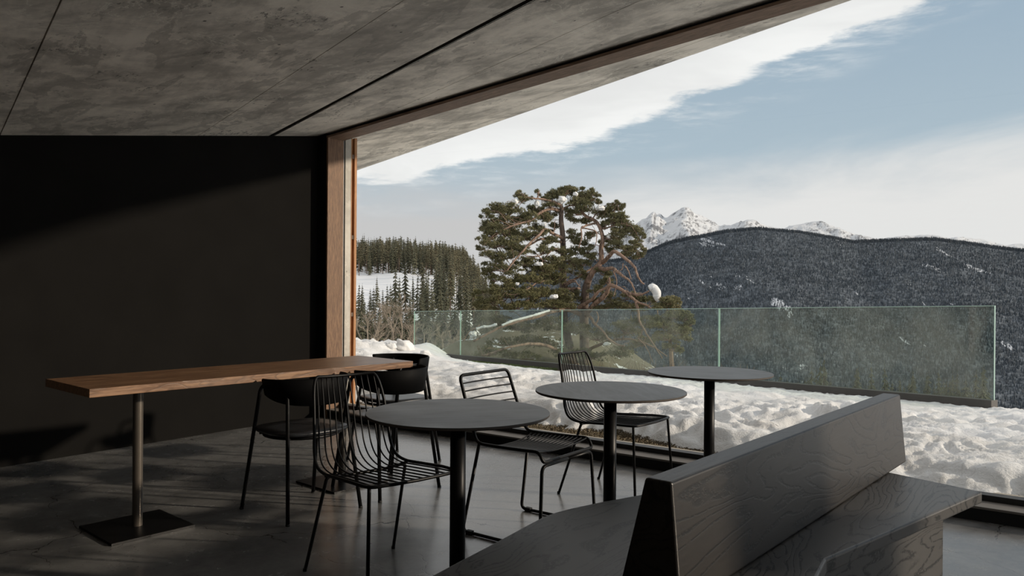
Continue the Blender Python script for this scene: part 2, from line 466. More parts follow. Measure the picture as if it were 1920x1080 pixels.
# ---------------------------------------------------------------- the room (window wall runs along T, outwards is N)
T = Vector((0.805, -0.593, 0)); N_ = Vector((0.593, 0.805, 0)); A0 = Vector((-1.71, 7.15, 0))
ROOF_A, ROOF_B, ROOF_C = 0.165, 0.077, 2.369
def W(a, b, z): return A0 + T * a + N_ * b + Vector((0, 0, z))
def roof_z(x, y): return ROOF_C + ROOF_A * x + ROOF_B * y
def head_z(a): return 2.614 + 0.0872 * a
def wbox(a0, a1, b0, b1, z0, z1):
    """box in wall coordinates; z0/z1 may be functions of (a, b)"""
    fz = lambda z, a, b: z(a, b) if callable(z) else z
    return [W(a, b, fz(z, a, b)) for z in (z0, z1) for a, b in ((a0, b0), (a1, b0), (a1, b1), (a0, b1))]
def roof_ab(a, b):
    p = W(a, b, 0); return roof_z(p.x, p.y)
WIN_A = 9.5; DEEP = 7.5

# floor
v = wbox(-0.45, WIN_A + 0.3, -DEEP - 0.3, 0.02, -0.20, 0.0)
floor = mesh('floor', v, BOXF, M['floor']); tag(floor, 'polished grey concrete floor with hairline cracks', kind='structure')

# walls
o = mesh('wall_left', *boxes([wbox(-0.45, -0.15, -DEEP, 0.0, 0.0, lambda a, b: roof_ab(a, b) + 0.02), wbox(-0.16, -0.021, -0.001, 0.20, 0.0, lambda a, b: roof_ab(a, b) + 0.02)]), M['darkwall'])
tag(o, 'charcoal side wall beside the oak window jamb', kind='structure')
o = mesh('wall_right', *boxes([wbox(WIN_A, WIN_A + 0.3, -DEEP, -DEEP + 0.7, 0.0, lambda a, b: roof_ab(a, b) + 0.02), wbox(WIN_A, WIN_A + 0.3, -0.25, 0.35, 0.0, lambda a, b: roof_ab(a, b) + 0.02), wbox(WIN_A, WIN_A + 0.3, -DEEP + 0.7, -0.25, 0.0, 0.12)]), M['darkwall'])  # opening left for the added side window
tag(o, 'dark wall with a wide added window opening on the right of the room', kind='structure')
wr = empty('added_window', W(WIN_A + 0.15, -3.6, 0.12)); tag(wr, 'wide unseen side window added on the right of the room', kind='structure')  # unseen window, added to brighten the ceiling
_o = W(WIN_A + 0.15, -3.6, 0.12)
mesh('glass_pane', [p - _o for p in wbox(WIN_A + 0.14, WIN_A + 0.15, -DEEP + 0.7, -0.25, 0.12, lambda a, b: roof_ab(a, b))], BOXF, mk_glass('added_window_glass', (0.985, 0.99, 0.985), 0.012, 0.0), wr)
mesh('mullion', [p - _o for p in wbox(WIN_A + 0.10, WIN_A + 0.19, -3.65, -3.55, 0.12, lambda a, b: roof_ab(a, b))], BOXF, M['jamb'], wr)
o = mesh('wall_back', *boxes([wbox(-0.3, WIN_A + 0.3, -DEEP - 0.3, -DEEP, 0.0, lambda a, b: roof_ab(a, b) + 0.02)]), M['darkwall'])
tag(o, 'dark wall behind the seating', kind='structure')
o = mesh('wall_front', *boxes([wbox(-7.0, -0.002, 0.214, 0.284, -0.4, lambda a, b: roof_ab(a, b) + 0.02)]), M['wallconc'])
tag(o, 'pale concrete wall end outside the oak jamb', kind='structure')

# window: oak lining, sill, curb, glass
win = empty('window_1', W(0, 0, 0)); tag(win, 'full height window with smoked oak lining and stone sill', kind='structure')
WO = W(0, 0, 0)
def wpart(name, vv, mat, bev=0.0):
    me_v = [p - WO for p in vv]
    o = mesh(name, me_v, BOXF, mat, win)
    if bev: bevel(o, bev)
    return o
wpart('jamb_lining', wbox(-0.02, 0.0, 0.0, 0.19, 0.0, lambda a, b: head_z(a) - 0.002), M['jamb'], 0.002)
wpart('jamb_lining', wbox(WIN_A - 0.06, WIN_A - 0.002, 0.0, 0.19, 0.0, lambda a, b: head_z(a) - 0.002), M['jamb'], 0.002)
# header in its own local frame so that its grain runs along it
hl = WIN_A + 0.06
hd = empty('tmp'); bpy.data.objects.remove(hd)
hv = []
for z in (-0.022, 0.0):
    for a, b in ((0, 0), (hl, 0), (hl, 0.19), (0, 0.19)):
        hv.append(Vector((a, b, z + 0.0872 * a)))
ho = mesh('header_lining', hv, BOXF, M['header'], win)
ho.location = Vector((0, 0, head_z(-0.06))) + T * -0.06
ho.rotation_euler = (0, 0, math.atan2(T.y, T.x)); bevel(ho, 0.002)
wpart('gap_light_block', wbox(-0.06, WIN_A, 0.05, 0.185, lambda a, b: head_z(a) + 0.001, lambda a, b: roof_ab(a, b) + 0.01), M['void'])  # black blocking piece added in the gap to seal out light
wpart('sill_riser', wbox(0.0, WIN_A - 0.06, 0.012, 0.15, 0.0, 0.066), M['void'])  # shade on the sill face put into its black colour
wpart('window_sill', wbox(0.0, WIN_A - 0.06, 0.0, 0.149, 0.067, 0.08), M['sill'], 0.002)
wpart('glazing_curb', wbox(0.0, WIN_A - 0.06, 0.15, 0.225, 0.0, 0.112), M['curb'], 0.002)
wpart('outer_ledge', wbox(0.0, WIN_A - 0.06, 0.226, 0.275, 0.0, 0.108), M['ledge'], 0.003)
wpart('glazing_channel', wbox(-0.05, -0.015, 0.1905, 0.2135, 0.0, lambda a, b: roof_ab(a, b)), M['void'])
wpart('glazing_bead', wbox(-0.0145, -0.004, 0.192, 0.1965, 0.113, lambda a, b: head_z(a) - 0.01), M['alu'])
wpart('glass_pane', wbox(-0.014, WIN_A - 0.061, 0.199, 0.210, 0.112, lambda a, b: roof_ab(a, b) - 0.001), M['glass'])

# outside larch battens on the wall end
for b0, b1, a1, lab in ((0.287, 0.297, -0.002, 'narrow larch batten against the pale concrete wall end'), (0.327, 0.357, 0.0, 'sunlit orange larch batten at the outer window edge'), (0.298, 0.3262, -0.030, 'recessed larch strip between the two sunlit battens')):
    o = mesh('cladding_batten', [p - W(0, b0, 0) for p in wbox(a1 - 0.05, a1, b0, b1, -0.3, lambda a, b: roof_ab(a, b) - 0.05)], BOXF, M['larch'], loc=W(0, b0, 0))
    bevel(o, 0.002); tag(o, lab, 'batten')
    if b0 == 0.298:
        for z in (2.46, 1.69, 0.95):
            mesh('spacer_block', [p - W(0, b0, 0) for p in wbox(-0.0295, -0.004, 0.2985, 0.3225, z - 0.018, z + 0.018)], BOXF, M['barkdark'], o)

# ceiling: cast slab whose board panels run parallel to the roof edge
E1 = Vector((0.61, -0.79, 0)).normalized(); E2 = Vector((0.79, 0.61, 0)).normalized()
def S(e1, e2, dz=0.0):
    p = E1 * e1 + E2 * e2
    return Vector((p.x, p.y, roof_z(p.x, p.y) + dz))
def sbox(e10, e11, e20, e21, z0, z1):
    return [S(a, b, z) for z in (z0, z1) for a, b in ((e10, e20), (e11, e20), (e11, e21), (e10, e21))]
SLOT = 2.485
ceil = empty('ceiling'); tag(ceil, 'sloping board marked concrete ceiling running out into the roof overhang', kind='structure')
mesh('slab', *boxes([sbox(-15, 8, -9, SLOT - 0.03, 0.012, 0.30), sbox(-15, 8, SLOT + 0.03, 4.88, 0.012, 0.30), sbox(-15, 8, SLOT - 0.031, SLOT + 0.031, 0.10, 0.30)]), M['ceil'], ceil)
rows = [(-9, -5.05), (-5.05, -3.68), (-3.68, -2.3), (-2.3, -0.93), (-0.93, 0.44), (0.44, 1.81), (1.81, SLOT - 0.028), (SLOT + 0.028, 3.18), (3.18, 4.53), (4.53, 4.88)]
cross = {5: (-6.9, -1.2), 6: (-7.3, -3.32), 7: (-6.15, -3.5), 8: (-6.95, -2.9, 0.4), 9: (-7.5, -4.0)}
for i, (lo, hi) in enumerate(rows):
    cuts = [-15] + list(cross.get(i, (-7.0, -3.4, 0.2))) + [8]
    for c0, c1 in zip(cuts, cuts[1:]):
        dz = R.uniform(-0.0015, 0.0015)
        g0, g1_ = 0.0022, 0.0022
        vv = sbox(c0 + g0, c1 - g0, lo + (g0 if lo > -8.9 and i != 7 else 0), hi - (g0 if i not in (6, 9) else 0), dz, 0.014)
        bevel(mesh('concrete_panel', vv, BOXF, M['ceil'], ceil), 0.0015, 1)
# slot with a lighting rail
mesh('slot_lining', *boxes([sbox(-15, 8, SLOT - 0.030, SLOT - 0.027, 0.0, 0.10), sbox(-15, 8, SLOT + 0.027, SLOT + 0.030, 0.0, 0.10), sbox(-15, 8, SLOT - 0.03, SLOT + 0.03, 0.095, 0.10)]), M['void'], ceil)
rail = empty('ceiling_rail', S(-3, SLOT)); tag(rail, 'thin pale metal lighting rail recessed in the ceiling slot', 'rail')
RO = S(-3, SLOT)
mesh('rail_edge', [p - RO for p in sbox(-8.0, 6, SLOT + 0.011, SLOT + 0.0145, -0.003, 0.03)], BOXF, M['rail'], rail)
mesh('rail_body', [p - RO for p in sbox(-8.0, 6, SLOT - 0.022, SLOT + 0.010, 0.02, 0.095)], BOXF, M['void'], rail)

# ---------------------------------------------------------------- round tables
def round_table(x, y, label, rz):
    t_ = empty('round_table', (x, y, 0), rz); tag(t_, label, 'table', 'round bistro tables')
    top = mesh('table_top', *lathe([(0.346, 0.7285), (0.350, 0.7320), (0.350, 0.7385), (0.3485, 0.7400)], 96), [M['top'], M['topedge']], t_)
    me = top.data
    for p in me.polygons:
        if abs(p.normal.z) < 0.5: p.material_index = 1
        if p.normal.z < -0.5: p.material_index = 1
    mesh('mounting_plate', *lathe([(0.15, 0.7195), (0.155, 0.7285)], 32), M['black'], t_)
    c = mesh('column', *lathe([(0.030, 0.016), (0.030, 0.7195)], 40), M['black'], t_)
    for p in c.data.polygons: p.use_smooth = abs(p.normal.z) < 0.5
    b = mesh('base', *lathe([(0.215, 0.0), (0.215, 0.009), (0.205, 0.015), (0.04, 0.018)], 48), M['black'], t_)
    return t_
round_table(-0.202, 2.955, 'round dark grey table nearest the camera, left of the bench', 0.3)
round_table(0.463, 3.615, 'round dark grey table in front of the wire chair by the window', 1.7)
round_table(1.135, 4.43, 'round dark grey table farthest right by the window', 2.6)

# ---------------------------------------------------------------- vertical-rod wire chair
def rod_chair(x, y, fwd, label, name='wire_chair'):
    rz = math.atan2(fwd[1], fwd[0]) - math.pi / 2
    c = empty(name, (x, y, 0), rz); tag(c, label, 'chair', 'black steel rod chairs')
    RF, RR = 0.0070, 0.0034
    # side profile (y, z), front to back top
    prof = [(0.235, 0.452), (0.12, 0.450), (-0.02, 0.441), (-0.135, 0.436), (-0.210, 0.455), (-0.244, 0.510), (-0.258, 0.594), (-0.278, 0.696), (-0.314, 0.820)]
    half = [0.222, 0.217, 0.209, 0.202, 0.197, 0.191, 0.184, 0.176, 0.166]
    def pt(i, s):
        y0, z0 = prof[i]; h = half[i]
        q = 1 - s * s
        dish = 0.0
        yy = y0; zz = z0
        if i == 0: yy += 0.022 * q
        if 1 <= i <= 3: zz -= 0.010 * q
        if 4 <= i: yy -= 0.032 * q * min(1.0, 0.35 + 0.4 * (i - 4)); 
        if i == 8: zz -= 0.008 * q
        return Vector((h * s, yy, zz))
    left = catmull([pt(i, -1) for i in range(1, 8)], 4); right = catmull([pt(i, 1) for i in range(1, 8)], 4)
    topc = [pt(8, s) for s in (-1, -0.8, -0.5, 0, 0.5, 0.8, 1)]
    frontc = [pt(0, s) for s in (1, 0.85, 0.5, 0, -0.5, -0.85, -1)]
    def corner(a, b, cpt, n=5):
        return [a * (1 - s) ** 2 + b * 2 * s * (1 - s) + cpt * s * s for s in [k / n for k in range(1, n)]]
    loop = left + corner(left[-1], topc[0] + Vector((0, 0, 0.004)), topc[1]) + topc[1:-1] + corner(topc[-2], topc[-1] + Vector((0, 0, 0.004)), right[-1]) + right[::-1] + corner(right[0], frontc[0], frontc[1]) + frontc[1:-1] + corner(frontc[-2], frontc[-1], left[0])
    mesh('frame', *tube(loop, RF, 8, closed=True), M['black'], c, True)
    n = 11
    for k in range(n):
        s = -0.86 + 1.72 * k / (n - 1)
        mesh('rod', *tube(catmull([pt(i, s) for i in range(9)], 4), RR, 6), M['black'], c, True)
    # rear cross tube under the bend and legs
    mesh('cross_tube', *tube([Vector((-0.203, -0.125, 0.429)), Vector((-0.1, -0.125, 0.416)), Vector((0.1, -0.125, 0.416)), Vector((0.203, -0.125, 0.429))], RF, 8), M['black'], c, True)
    for s in (-1, 1):
        lf = mesh('leg', *tube([(s * 0.206, 0.226, 0.449), (s * 0.2065, 0.227, 0.43), (s * 0.228, 0.255, 0.0)], 0.0075, 8), M['black'], c, True)
        lr = mesh('leg', *tube(fillet([(s * 0.10, -0.125, 0.418), (s * 0.194, -0.125, 0.425), (s * 0.222, -0.262, 0.0)], 0.02), 0.0075, 8), M['black'], c, True)
        for l_, (fx, fy) in ((lf, (s * 0.228, 0.255)), (lr, (s * 0.222, -0.262))):
            mesh('foot_cap', *tube([(fx, fy, 0.0), (fx, fy, 0.012)], 0.0088, 8), M['foot'], l_, True)
    return c
ax1 = Vector((0.655, -0.756, 0)); 
rod_chair(-0.535, 3.250, (0.665, -0.747), 'black rod chair at the left, pulled up to the nearest table')
rod_chair(0.628, 4.590, (0.785, -0.620), 'black rod chair by the window behind the middle table')

# ---------------------------------------------------------------- sled-base wire chair
def sled_chair(x, y, fwd, label):
    rz = math.atan2(fwd[1], fwd[0]) - math.pi / 2
    c = empty('sled_wire_chair', (x, y, 0), rz); tag(c, label, 'chair')
    RF, RR = 0.0085, 0.0040
    HB, HS = 0.203, 0.225
    side = [(-0.298, 0.770), (-0.236, 0.60), (-0.175, 0.446), (-0.10, 0.444), (0.06, 0.446), (0.205, 0.452), (0.228, 0.405)]
    hw = [HB, 0.208, 0.213, 0.216, 0.219, 0.222, 0.222]
    pl = [Vector((-h, y0, z0)) for h, (y0, z0) in zip(hw, side)]
    pr = [Vector((h, y0, z0)) for h, (y0, z0) in zip(hw, side)]
    loop = fillet(pl[::-1] + pr, [0.02, 0.03, 0.05, 0.05, 0.045, 0.08, 0.035, 0.035, 0.08, 0.045, 0.05, 0.05, 0.03, 0.02], 5, closed=True)
    mesh('seat_frame', *tube(loop, RF, 8, closed=True), M['black'], c, True)
    def at(fr):                      # fraction along the back, 0 = top
        a, b = Vector((0, *side[0])), Vector((0, *side[2])); p = a.lerp(b, fr); return p.y, p.z, HB + (0.213 - HB) * fr
    for k in range(7):
        yy, zz, h = at(0.125 + 0.118 * k)
        q = math.sin(k / 6 * 1.2)
        mesh('back_rod', *tube(catmull([(-h, yy, zz), (-h * .5, yy - 0.012, zz), (0, yy - 0.016, zz), (h * .5, yy - 0.012, zz), (h, yy, zz)], 3), RR, 6), M['black'], c, True)
    for k in range(14):
        yy = -0.135 + 0.332 * k / 13
        zz = 0.4445 + 0.0075 * k / 13; h = 0.216 + 0.006 * k / 13
        sag = 0.030 * (1 - 0.45 * (k / 13))
        mesh('seat_rod', *tube(catmull([(-h, yy, zz), (-h * .82, yy, zz - sag * 0.45), (-h * .4, yy, zz - sag * .92), (0, yy, zz - sag), (h * .4, yy, zz - sag * .92), (h * .82, yy, zz - sag * 0.45), (h, yy, zz)], 3), RR, 6), M['black'], c, True)
    for s in (-1, 1):
        run = fillet([(s * 0.214, -0.158, 0.446), (s * 0.250, -0.232, 0.0095), (s * 0.252, 0.232, 0.0095), (s * 0.222, 0.222, 0.386), (0, 0.222, 0.386)], [0, 0.035, 0.035, 0.035, 0], 5)
        leg = mesh('sled_leg', *tube(run, RF, 8), M['black'], c, True)
        for yy in (-0.185, 0.185):
            mesh('glide', *boxes([(s * 0.251 - 0.011, s * 0.251 + 0.011, yy - 0.018, yy + 0.018, 0.0, 0.021)]), M['foot'], leg)
    return c
sled_chair(0.098, 3.895, (0.805, -0.593), 'black wire chair with horizontal back rods and sled base')

# ---------------------------------------------------------------- armchairs with a wrap-around back
def armchair(x, y, fwd, label):
    rz = math.atan2(fwd[1], fwd[0]) - math.pi / 2
    c = empty('armchair', (x, y, 0), rz); tag(c, label, 'armchair', 'black armchairs around the oak table')
    # band: open ring, back at -y
    V, F = [], []; n = 33; rb = 0.252; th = 0.012
    for k in range(n):
        a = math.radians(-90 + (-88 + 176 * k / (n - 1)))
        q = abs(k / (n - 1) * 2 - 1)
        zt = 0.735 - 0.004 * q; zb = 0.590 + 0.055 * q ** 3
        lean = 0.018
        for r, z in ((rb - lean, zb), (rb, zt - 0.006), (rb - th * .5, zt), (rb - th, zt - 0.006), (rb - th - lean, zb)):
            rr = r
            V.append((rr * math.cos(a), rr * 0.96 * math.sin(a), z))
    for k in range(n - 1):
        for j in range(5):
            F.append((k * 5 + j, k * 5 + (j + 1) % 5, (k + 1) * 5 + (j + 1) % 5, (k + 1) * 5 + j))
    F.append((4, 3, 2, 1, 0)); F.append(tuple((n - 1) * 5 + j for j in range(5)))
    bk = mesh('backrest', V, F, M['blackshell'], c, True)
    # seat: rounded pad
    V, F = [], []; seg = 40
    for r, z in ((0.78, 0.428), (0.97, 0.434), (1.0, 0.444), (0.985, 0.452), (0.6, 0.449), (0.2, 0.446)):
        for k in range(seg):
            a = 2 * math.pi * k / seg
            ca, sa = math.cos(a), math.sin(a); e = 0.62
            V.append((0.222 * r * math.copysign(abs(ca) ** e, ca), 0.215 * r * math.copysign(abs(sa) ** e, sa), z))
    for i in range(5):
        for k in range(seg):
            F.append((i * seg + k, i * seg + (k + 1) % seg, (i + 1) * seg + (k + 1) % seg, (i + 1) * seg + k))
    F.append(tuple(range(seg - 1, -1, -1))); F.append(tuple(5 * seg + k for k in range(seg)))
    mesh('seat', V, F, M['blackseat'], c, True)
    ring = [(0.20 * math.cos(2 * math.pi * k / 32), 0.195 * math.sin(2 * math.pi * k / 32), 0.419) for k in range(32)]
    mesh('seat_ring', *tube(ring, 0.009, 8, closed=True), M['black'], c, True)
    for sx_ in (-1, 1):
        for sy_, topz in ((-1, 0.70), (1, 0.692)):
            a = math.atan2(sy_ * 0.80, sx_)
            tx, ty = 0.226 * math.cos(a), 0.218 * math.sin(a)
            fx, fy = sx_ * 0.228, sy_ * 0.226
            if sy_ > 0: pts = [(fx, fy, 0.0), (tx + sx_ * 0.012, ty * 0.80, 0.66), (tx + sx_ * 0.006, ty * 0.55, topz - 0.004), (sx_ * 0.232, -0.02, topz - 0.006)]
            else: pts = [(fx, fy, 0.0), (tx, ty, 0.66), (tx * 0.92, ty * 0.93, topz)]
            lg = mesh('leg', *tube(fillet(pts, 0.05), 0.0105, 8), M['black'], c, True)
            mesh('foot_cap', *tube([(fx, fy, 0.0), (fx, fy, 0.01)], 0.0118, 8), M['foot'], lg, True)
            mesh('seat_bracket', *tube([(tx * 1.0, ty * 1.0, 0.419), (sx_ * 0.13, sy_ * 0.12, 0.419)], 0.008, 6), M['black'], c, True)
    return c
FT = (-0.749, 0.663)
armchair(-0.755, 4.685, FT, 'black armchair with wrap-around back at the near corner of the oak table')
armchair(-1.145, 4.235, FT, 'black armchair half hidden behind the left rod chair')
armchair(-0.82, 5.40, (-0.663, -0.749), 'black armchair at the far end of the oak table')

# ---------------------------------------------------------------- oak table
tl = Vector((0.663, 0.749, 0)).normalized(); tw = Vector((-0.749, 0.663, 0)).normalized()
tc0 = Vector((-0.619, 4.865, 0)); LEN = 1.9; WID = 0.56
tt = empty('oak_table', tc0 - tl * (LEN / 2) + tw * (WID / 2), math.atan2(tl.y, tl.x)); tag(tt, 'long oak table at the left in front of the window jamb', 'table')
bevel(mesh('table_top', *boxes([(-LEN / 2, LEN / 2, -WID / 2, WID / 2, 0.711, 0.750)]), M['tablewood'], tt), 0.002)
for sx_ in (-0.62, 0.62):
    cl_ = mesh('column', *lathe([(0.024, 0.012), (0.024, 0.70)], 24), M['legmetal'], tt, False, (sx_, 0, 0))
    mesh('base', *boxes([(-0.20, 0.20, -0.20, 0.20, 0.0, 0.012)]), M['black'], tt, False, (sx_, 0, 0))
    mesh('mounting_plate', *boxes([(-0.12, 0.12, -0.16, 0.16, 0.70, 0.711)]), M['black'], tt, False, (sx_, 0, 0))

# ---------------------------------------------------------------- bench in the foreground
be = empty('bench', (0.1, 2.3, 0)); tag(be, 'black stained wooden bench in the foreground with a thick tapered back', 'bench')
BO = Vector((0.1, 2.3, 0))
edge = [(-0.62, 1.34), (-0.187, 2.09), (-0.043, 2.33), (0.055, 2.50), (0.107, 2.585), (0.150, 2.638), (0.206, 2.688), (0.326, 2.775), (0.473, 2.868), (1.45, 3.47)]
rear = [(1.80, 2.95), (0.9, 2.20), (0.55, 1.60), (0.35, 1.25), (-0.1, 1.05)]
poly = [Vector((a, b, 0)) - BO for a, b in edge + rear]
def prism(poly, z0, z1):
    n = len(poly)
    V = [Vector((p.x, p.y, z0)) for p in poly] + [Vector((p.x, p.y, z1)) for p in poly]
    F = [tuple(range(n))[::1], tuple(range(2 * n - 1, n - 1, -1))] + [(i, i + n, (i + 1) % n + n, (i + 1) % n) for i in range(n)]
    return V, F
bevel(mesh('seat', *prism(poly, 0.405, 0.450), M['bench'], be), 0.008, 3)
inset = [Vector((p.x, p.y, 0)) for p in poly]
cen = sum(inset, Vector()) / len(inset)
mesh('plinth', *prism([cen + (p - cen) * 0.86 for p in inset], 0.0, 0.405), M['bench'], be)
# tapered back: runs away to the right
bd = Vector((0.645, 0.764, 0)).normalized(); bn = Vector((0.764, -0.645, 0)).normalized()
p0 = Vector((0.330, 1.903, 0)) ; bl = 2.1
bw = empty('tmp2'); bpy.data.objects.remove(bw)
bv = []
for zz, f0, f1 in ((0.452, -0.075, 0.10), (0.75, 0.0, 0.073)):
    for l_, f_ in ((0, f0), (bl, f0), (bl, f1), (0, f1)):
        bv.append(Vector((l_, -f_, zz)))
bb = mesh('backrest', bv, [tuple(reversed(f)) for f in BOXF], M['benchshade'], be)
bb.location = p0 - BO; bb.rotation_euler = (0, 0, math.atan2(bd.y, bd.x)); bevel(bb, 0.007, 3)

# ---------------------------------------------------------------- snow, turf and terrace outside
def sdist(x, y): return (x - A0.x) * N_.x + (y - A0.y) * N_.y - 0.275
def ground_z(x, y):
    s = max(0.0, sdist(x, y))
    z = 0.085 - 0.031 * s - 0.0006 * s * s
    return z + 0.012 * fbm(x * 1.3, y * 1.3, 2.0, 3)
def turf_z(x, y):
    e = edge_drop(x, y)
    return ground_z(x, y) * (1 - e) + (bal_z(x, y) - 0.115) * e
BAL0 = Vector((-2.46, 19.5, 0)); BAL1 = Vector((3.09, 11.27, 0))
BALD = (BAL1 - BAL0).normalized(); BALN = Vector((-BALD.y, BALD.x, 0))
if BALN.y < 0: BALN = -BALN
def bal_s(x, y): return (Vector((x, y, 0)) - BAL0).dot(BALN)          # >0 beyond the balustrade
def bal_z(x, y):
    return -0.314 + (17.5 - y) * 0.040
def edge_drop(x, y):
    """0 away from the balustrade, 1 at its foot"""
    bs = bal_s(x, y)
    return sstep(-2.6, -0.25, bs) * sstep(-2.2, -1.2, x)
def snow_z(x, y):
    s = sdist(x, y); g = ground_z(x, y); bs = bal_s(x, y)
    depth = 0.105 + 0.05 * fbm(x * 0.55, y * 0.55, 4.0, 3)
    # front fringe of bare turf along the window
    fr = 0.30 + 0.14 * fbm(x * 1.9, y * 1.9, 6, 3) - 0.30 * sstep(0.9, 2.0, x) + 0.16 * math.exp(-((x - 0.35) / 0.7) ** 2)
    depth *= sstep(fr - 0.12, fr + 0.40, s)
    depth -= 0.06 * (1 - sstep(fr - 0.25, fr + 0.05, s))
    # trampled lumps
    l1 = fbm(x * 1.9, y * 1.9, 1.5, 3); wx, wy = 0.22 * mnoise.noise((x * 1.7, y * 1.7, 9.0)), 0.22 * mnoise.noise((x * 1.7, y * 1.7, 19.0)); l2 = abs(mnoise.noise(((x + wx) * 2.9, (y + wy) * 2.9, 3.0))); l3 = abs(mnoise.noise(((x - wy) * 6.0, (y + wx) * 6.0, 8.0))); l4 = mnoise.noise((x * 13, y * 13, 2.0)); l5 = abs(mnoise.noise((x * 10.5, y * 10.5 + l3, 5.0)))
    amp = (0.75 + 0.25 * sstep(0.3, 1.2, s)) * (0.75 + 0.9 * mnoise.noise((x * 0.8, y * 0.8, 4.4)))
    calm = 1 - 0.75 * math.exp(-(((x - 1.0) / 1.6) ** 2) - ((y - 12.2) / 1.5) ** 2)
    lump = (0.045 * l1 + 0.105 * (0.30 - l2) + 0.085 * (0.25 - l3) + 0.040 * (0.25 - l5) + 0.012 * l4) * amp * calm
    # ploughed bank on the left
    bx, by = x + 3.6, y - 13.4
    bank = math.exp(-((bx / 2.1) ** 2) - (by / 1.7) ** 2)
    rough = 1 + 0.45 * fbm(x * 1.7, y * 1.7, 9, 4) + 0.4 * (0.3 - abs(mnoise.noise((x * 3.3, y * 3.3, 1.0))))
    z = g + depth + lump + 0.25 * bank * rough - 0.10 * math.exp(-(((x + 0.5) / 0.9) ** 2) - ((y - 13.5) / 1.6) ** 2)
    ed = edge_drop(x, y)
    bare = math.exp(-((x - 0.1) / 0.95) ** 2) * sstep(-1.3, -0.5, bs)
    z = z * (1 - ed) + (bal_z(x, y) - 0.085 - 0.10 * bare + 0.5 * lump + 0.012 * l4) * ed
    # slope away beyond the terrace
    z -= 0.55 * max(0, bs - 0.15) if bs > 0.15 else 0
    if y > 16: z -= 0.25 * (y - 16) * sstep(-1.9, -3.2, x)
    return z

def patch(name, fn, mat, x0, ys, nx, tmin, tmax):
    V, F = [], []
    for yy in ys:
        for i in range(nx):
            tt_ = tmin + (tmax - tmin) * i / (nx - 1)
            x = yy * tt_
            V.append((x, yy, fn(x, yy)))
    n = nx
    for j in range(len(ys) - 1):
        for i in range(nx - 1):
            a = j * n + i
            c_ = (V[a][0] + V[a + 1 + n][0]) / 2, (V[a][1] + V[a + 1 + n][1]) / 2
            if sdist(*c_) < -0.07: continue
            F.append((a, a + 1, a + 1 + n, a + n))
    o = mesh(name, V, F, mat, None, True)
    return o
ys = []
yy = 3.2
while yy < 23: ys.append(yy); yy *= 1.0072
gnd = patch('ground', lambda x, y: turf_z(x, y) - (0.55 * max(0, bal_s(x, y) - 0.15)) - (0.25 * max(0, y - 16) * sstep(-1.9, -3.2, x)) - 0.004, M['soil'], 0, ys[::2], 150, -0.85, 0.95)
tag(gnd, 'brown turf showing at the edges of the snow', kind='structure')
sn = patch('snow_cover', snow_z, M['snow'], 0, ys, 420, -0.80, 0.90)
tag(sn, 'lumpy trampled snow covering the terrace', kind='structure')

V, F = [], []
for j in range(70):
    for i in range(60):
        x, y = 2.0 + i * 0.22, -9.0 + j * 0.22
        V.append((x, y, 0.02 + 0.05 * fbm(x * 0.8, y * 0.8, 3, 4) - 0.25 * (1 - sstep(0.0, 0.6, (Vector((x, y, 0)) - W(WIN_A + 0.3, 0, 0)).dot(T)))))
for j in range(69):
    for i in range(59):
        a = j * 60 + i; c_ = Vector((V[a][0] + .11, V[a][1] + .11, 0)) - W(WIN_A + 0.3, 0, 0)
        if c_.dot(T) > 0.0 and sdist(V[a][0], V[a][1]) < 0.9: F.append((a, a + 1, a + 61, a + 60))
o = mesh('snow_yard', V, F, M['snow'], None, True); tag(o, 'snow lying beside the building outside the added side window', kind='structure')

def grass(name, mat, pts, hgt, label):
    V, F = [], []
    for (x, y, z) in pts:
        a = R.uniform(0, 6.28); h = hgt * R.uniform(0.4, 1.2); wd = 0.0016
        lean = Vector((R.uniform(-1, 1), R.uniform(-1, 1), 0)) * h * 0.9
        d = Vector((math.cos(a), math.sin(a), 0)) * wd; p = Vector((x, y, z - 0.004)); n = len(V)
        V += [p - d, p + d, p + lean * 0.45 + Vector((0, 0, h * 0.6)) + d * 0.6, p + lean + Vector((0, 0, h * 0.75))]
        F += [(n, n + 1, n + 2), (n, n + 2, n + 3)]
    o = mesh(name, V, F, mat); tag(o, label, 'grass', kind='stuff'); return o
gp = []
_k = 0
while len(gp) < 22000 and _k < 120000:
    _k += 1
    a = R.uniform(0.6, 8.2); b = 0.28 + R.random() ** 1.3 * 0.75
    p = W(a, b, 0); g = ground_z(p.x, p.y)
    if g > snow_z(p.x, p.y) - 0.015: gp.append((p.x, p.y, g))
grass('dry_grass', M['drygrass'], gp, 0.026, 'dry straw coloured grass along the outer window ledge')
gp = []
tries = 0
while len(gp) < 9000 and tries < 60000:
    tries += 1
    q = R.uniform(1.5, 6.2); d = -R.uniform(0.17, 1.1)
    p = BAL0 + BALD * q + BALN * d; g = turf_z(p.x, p.y)
    if g > snow_z(p.x, p.y) - 0.01: gp.append((p.x, p.y, g))
if gp: grass('green_grass', M['greengrass'], gp, 0.06, 'green winter grass at the foot of the glass balustrade')

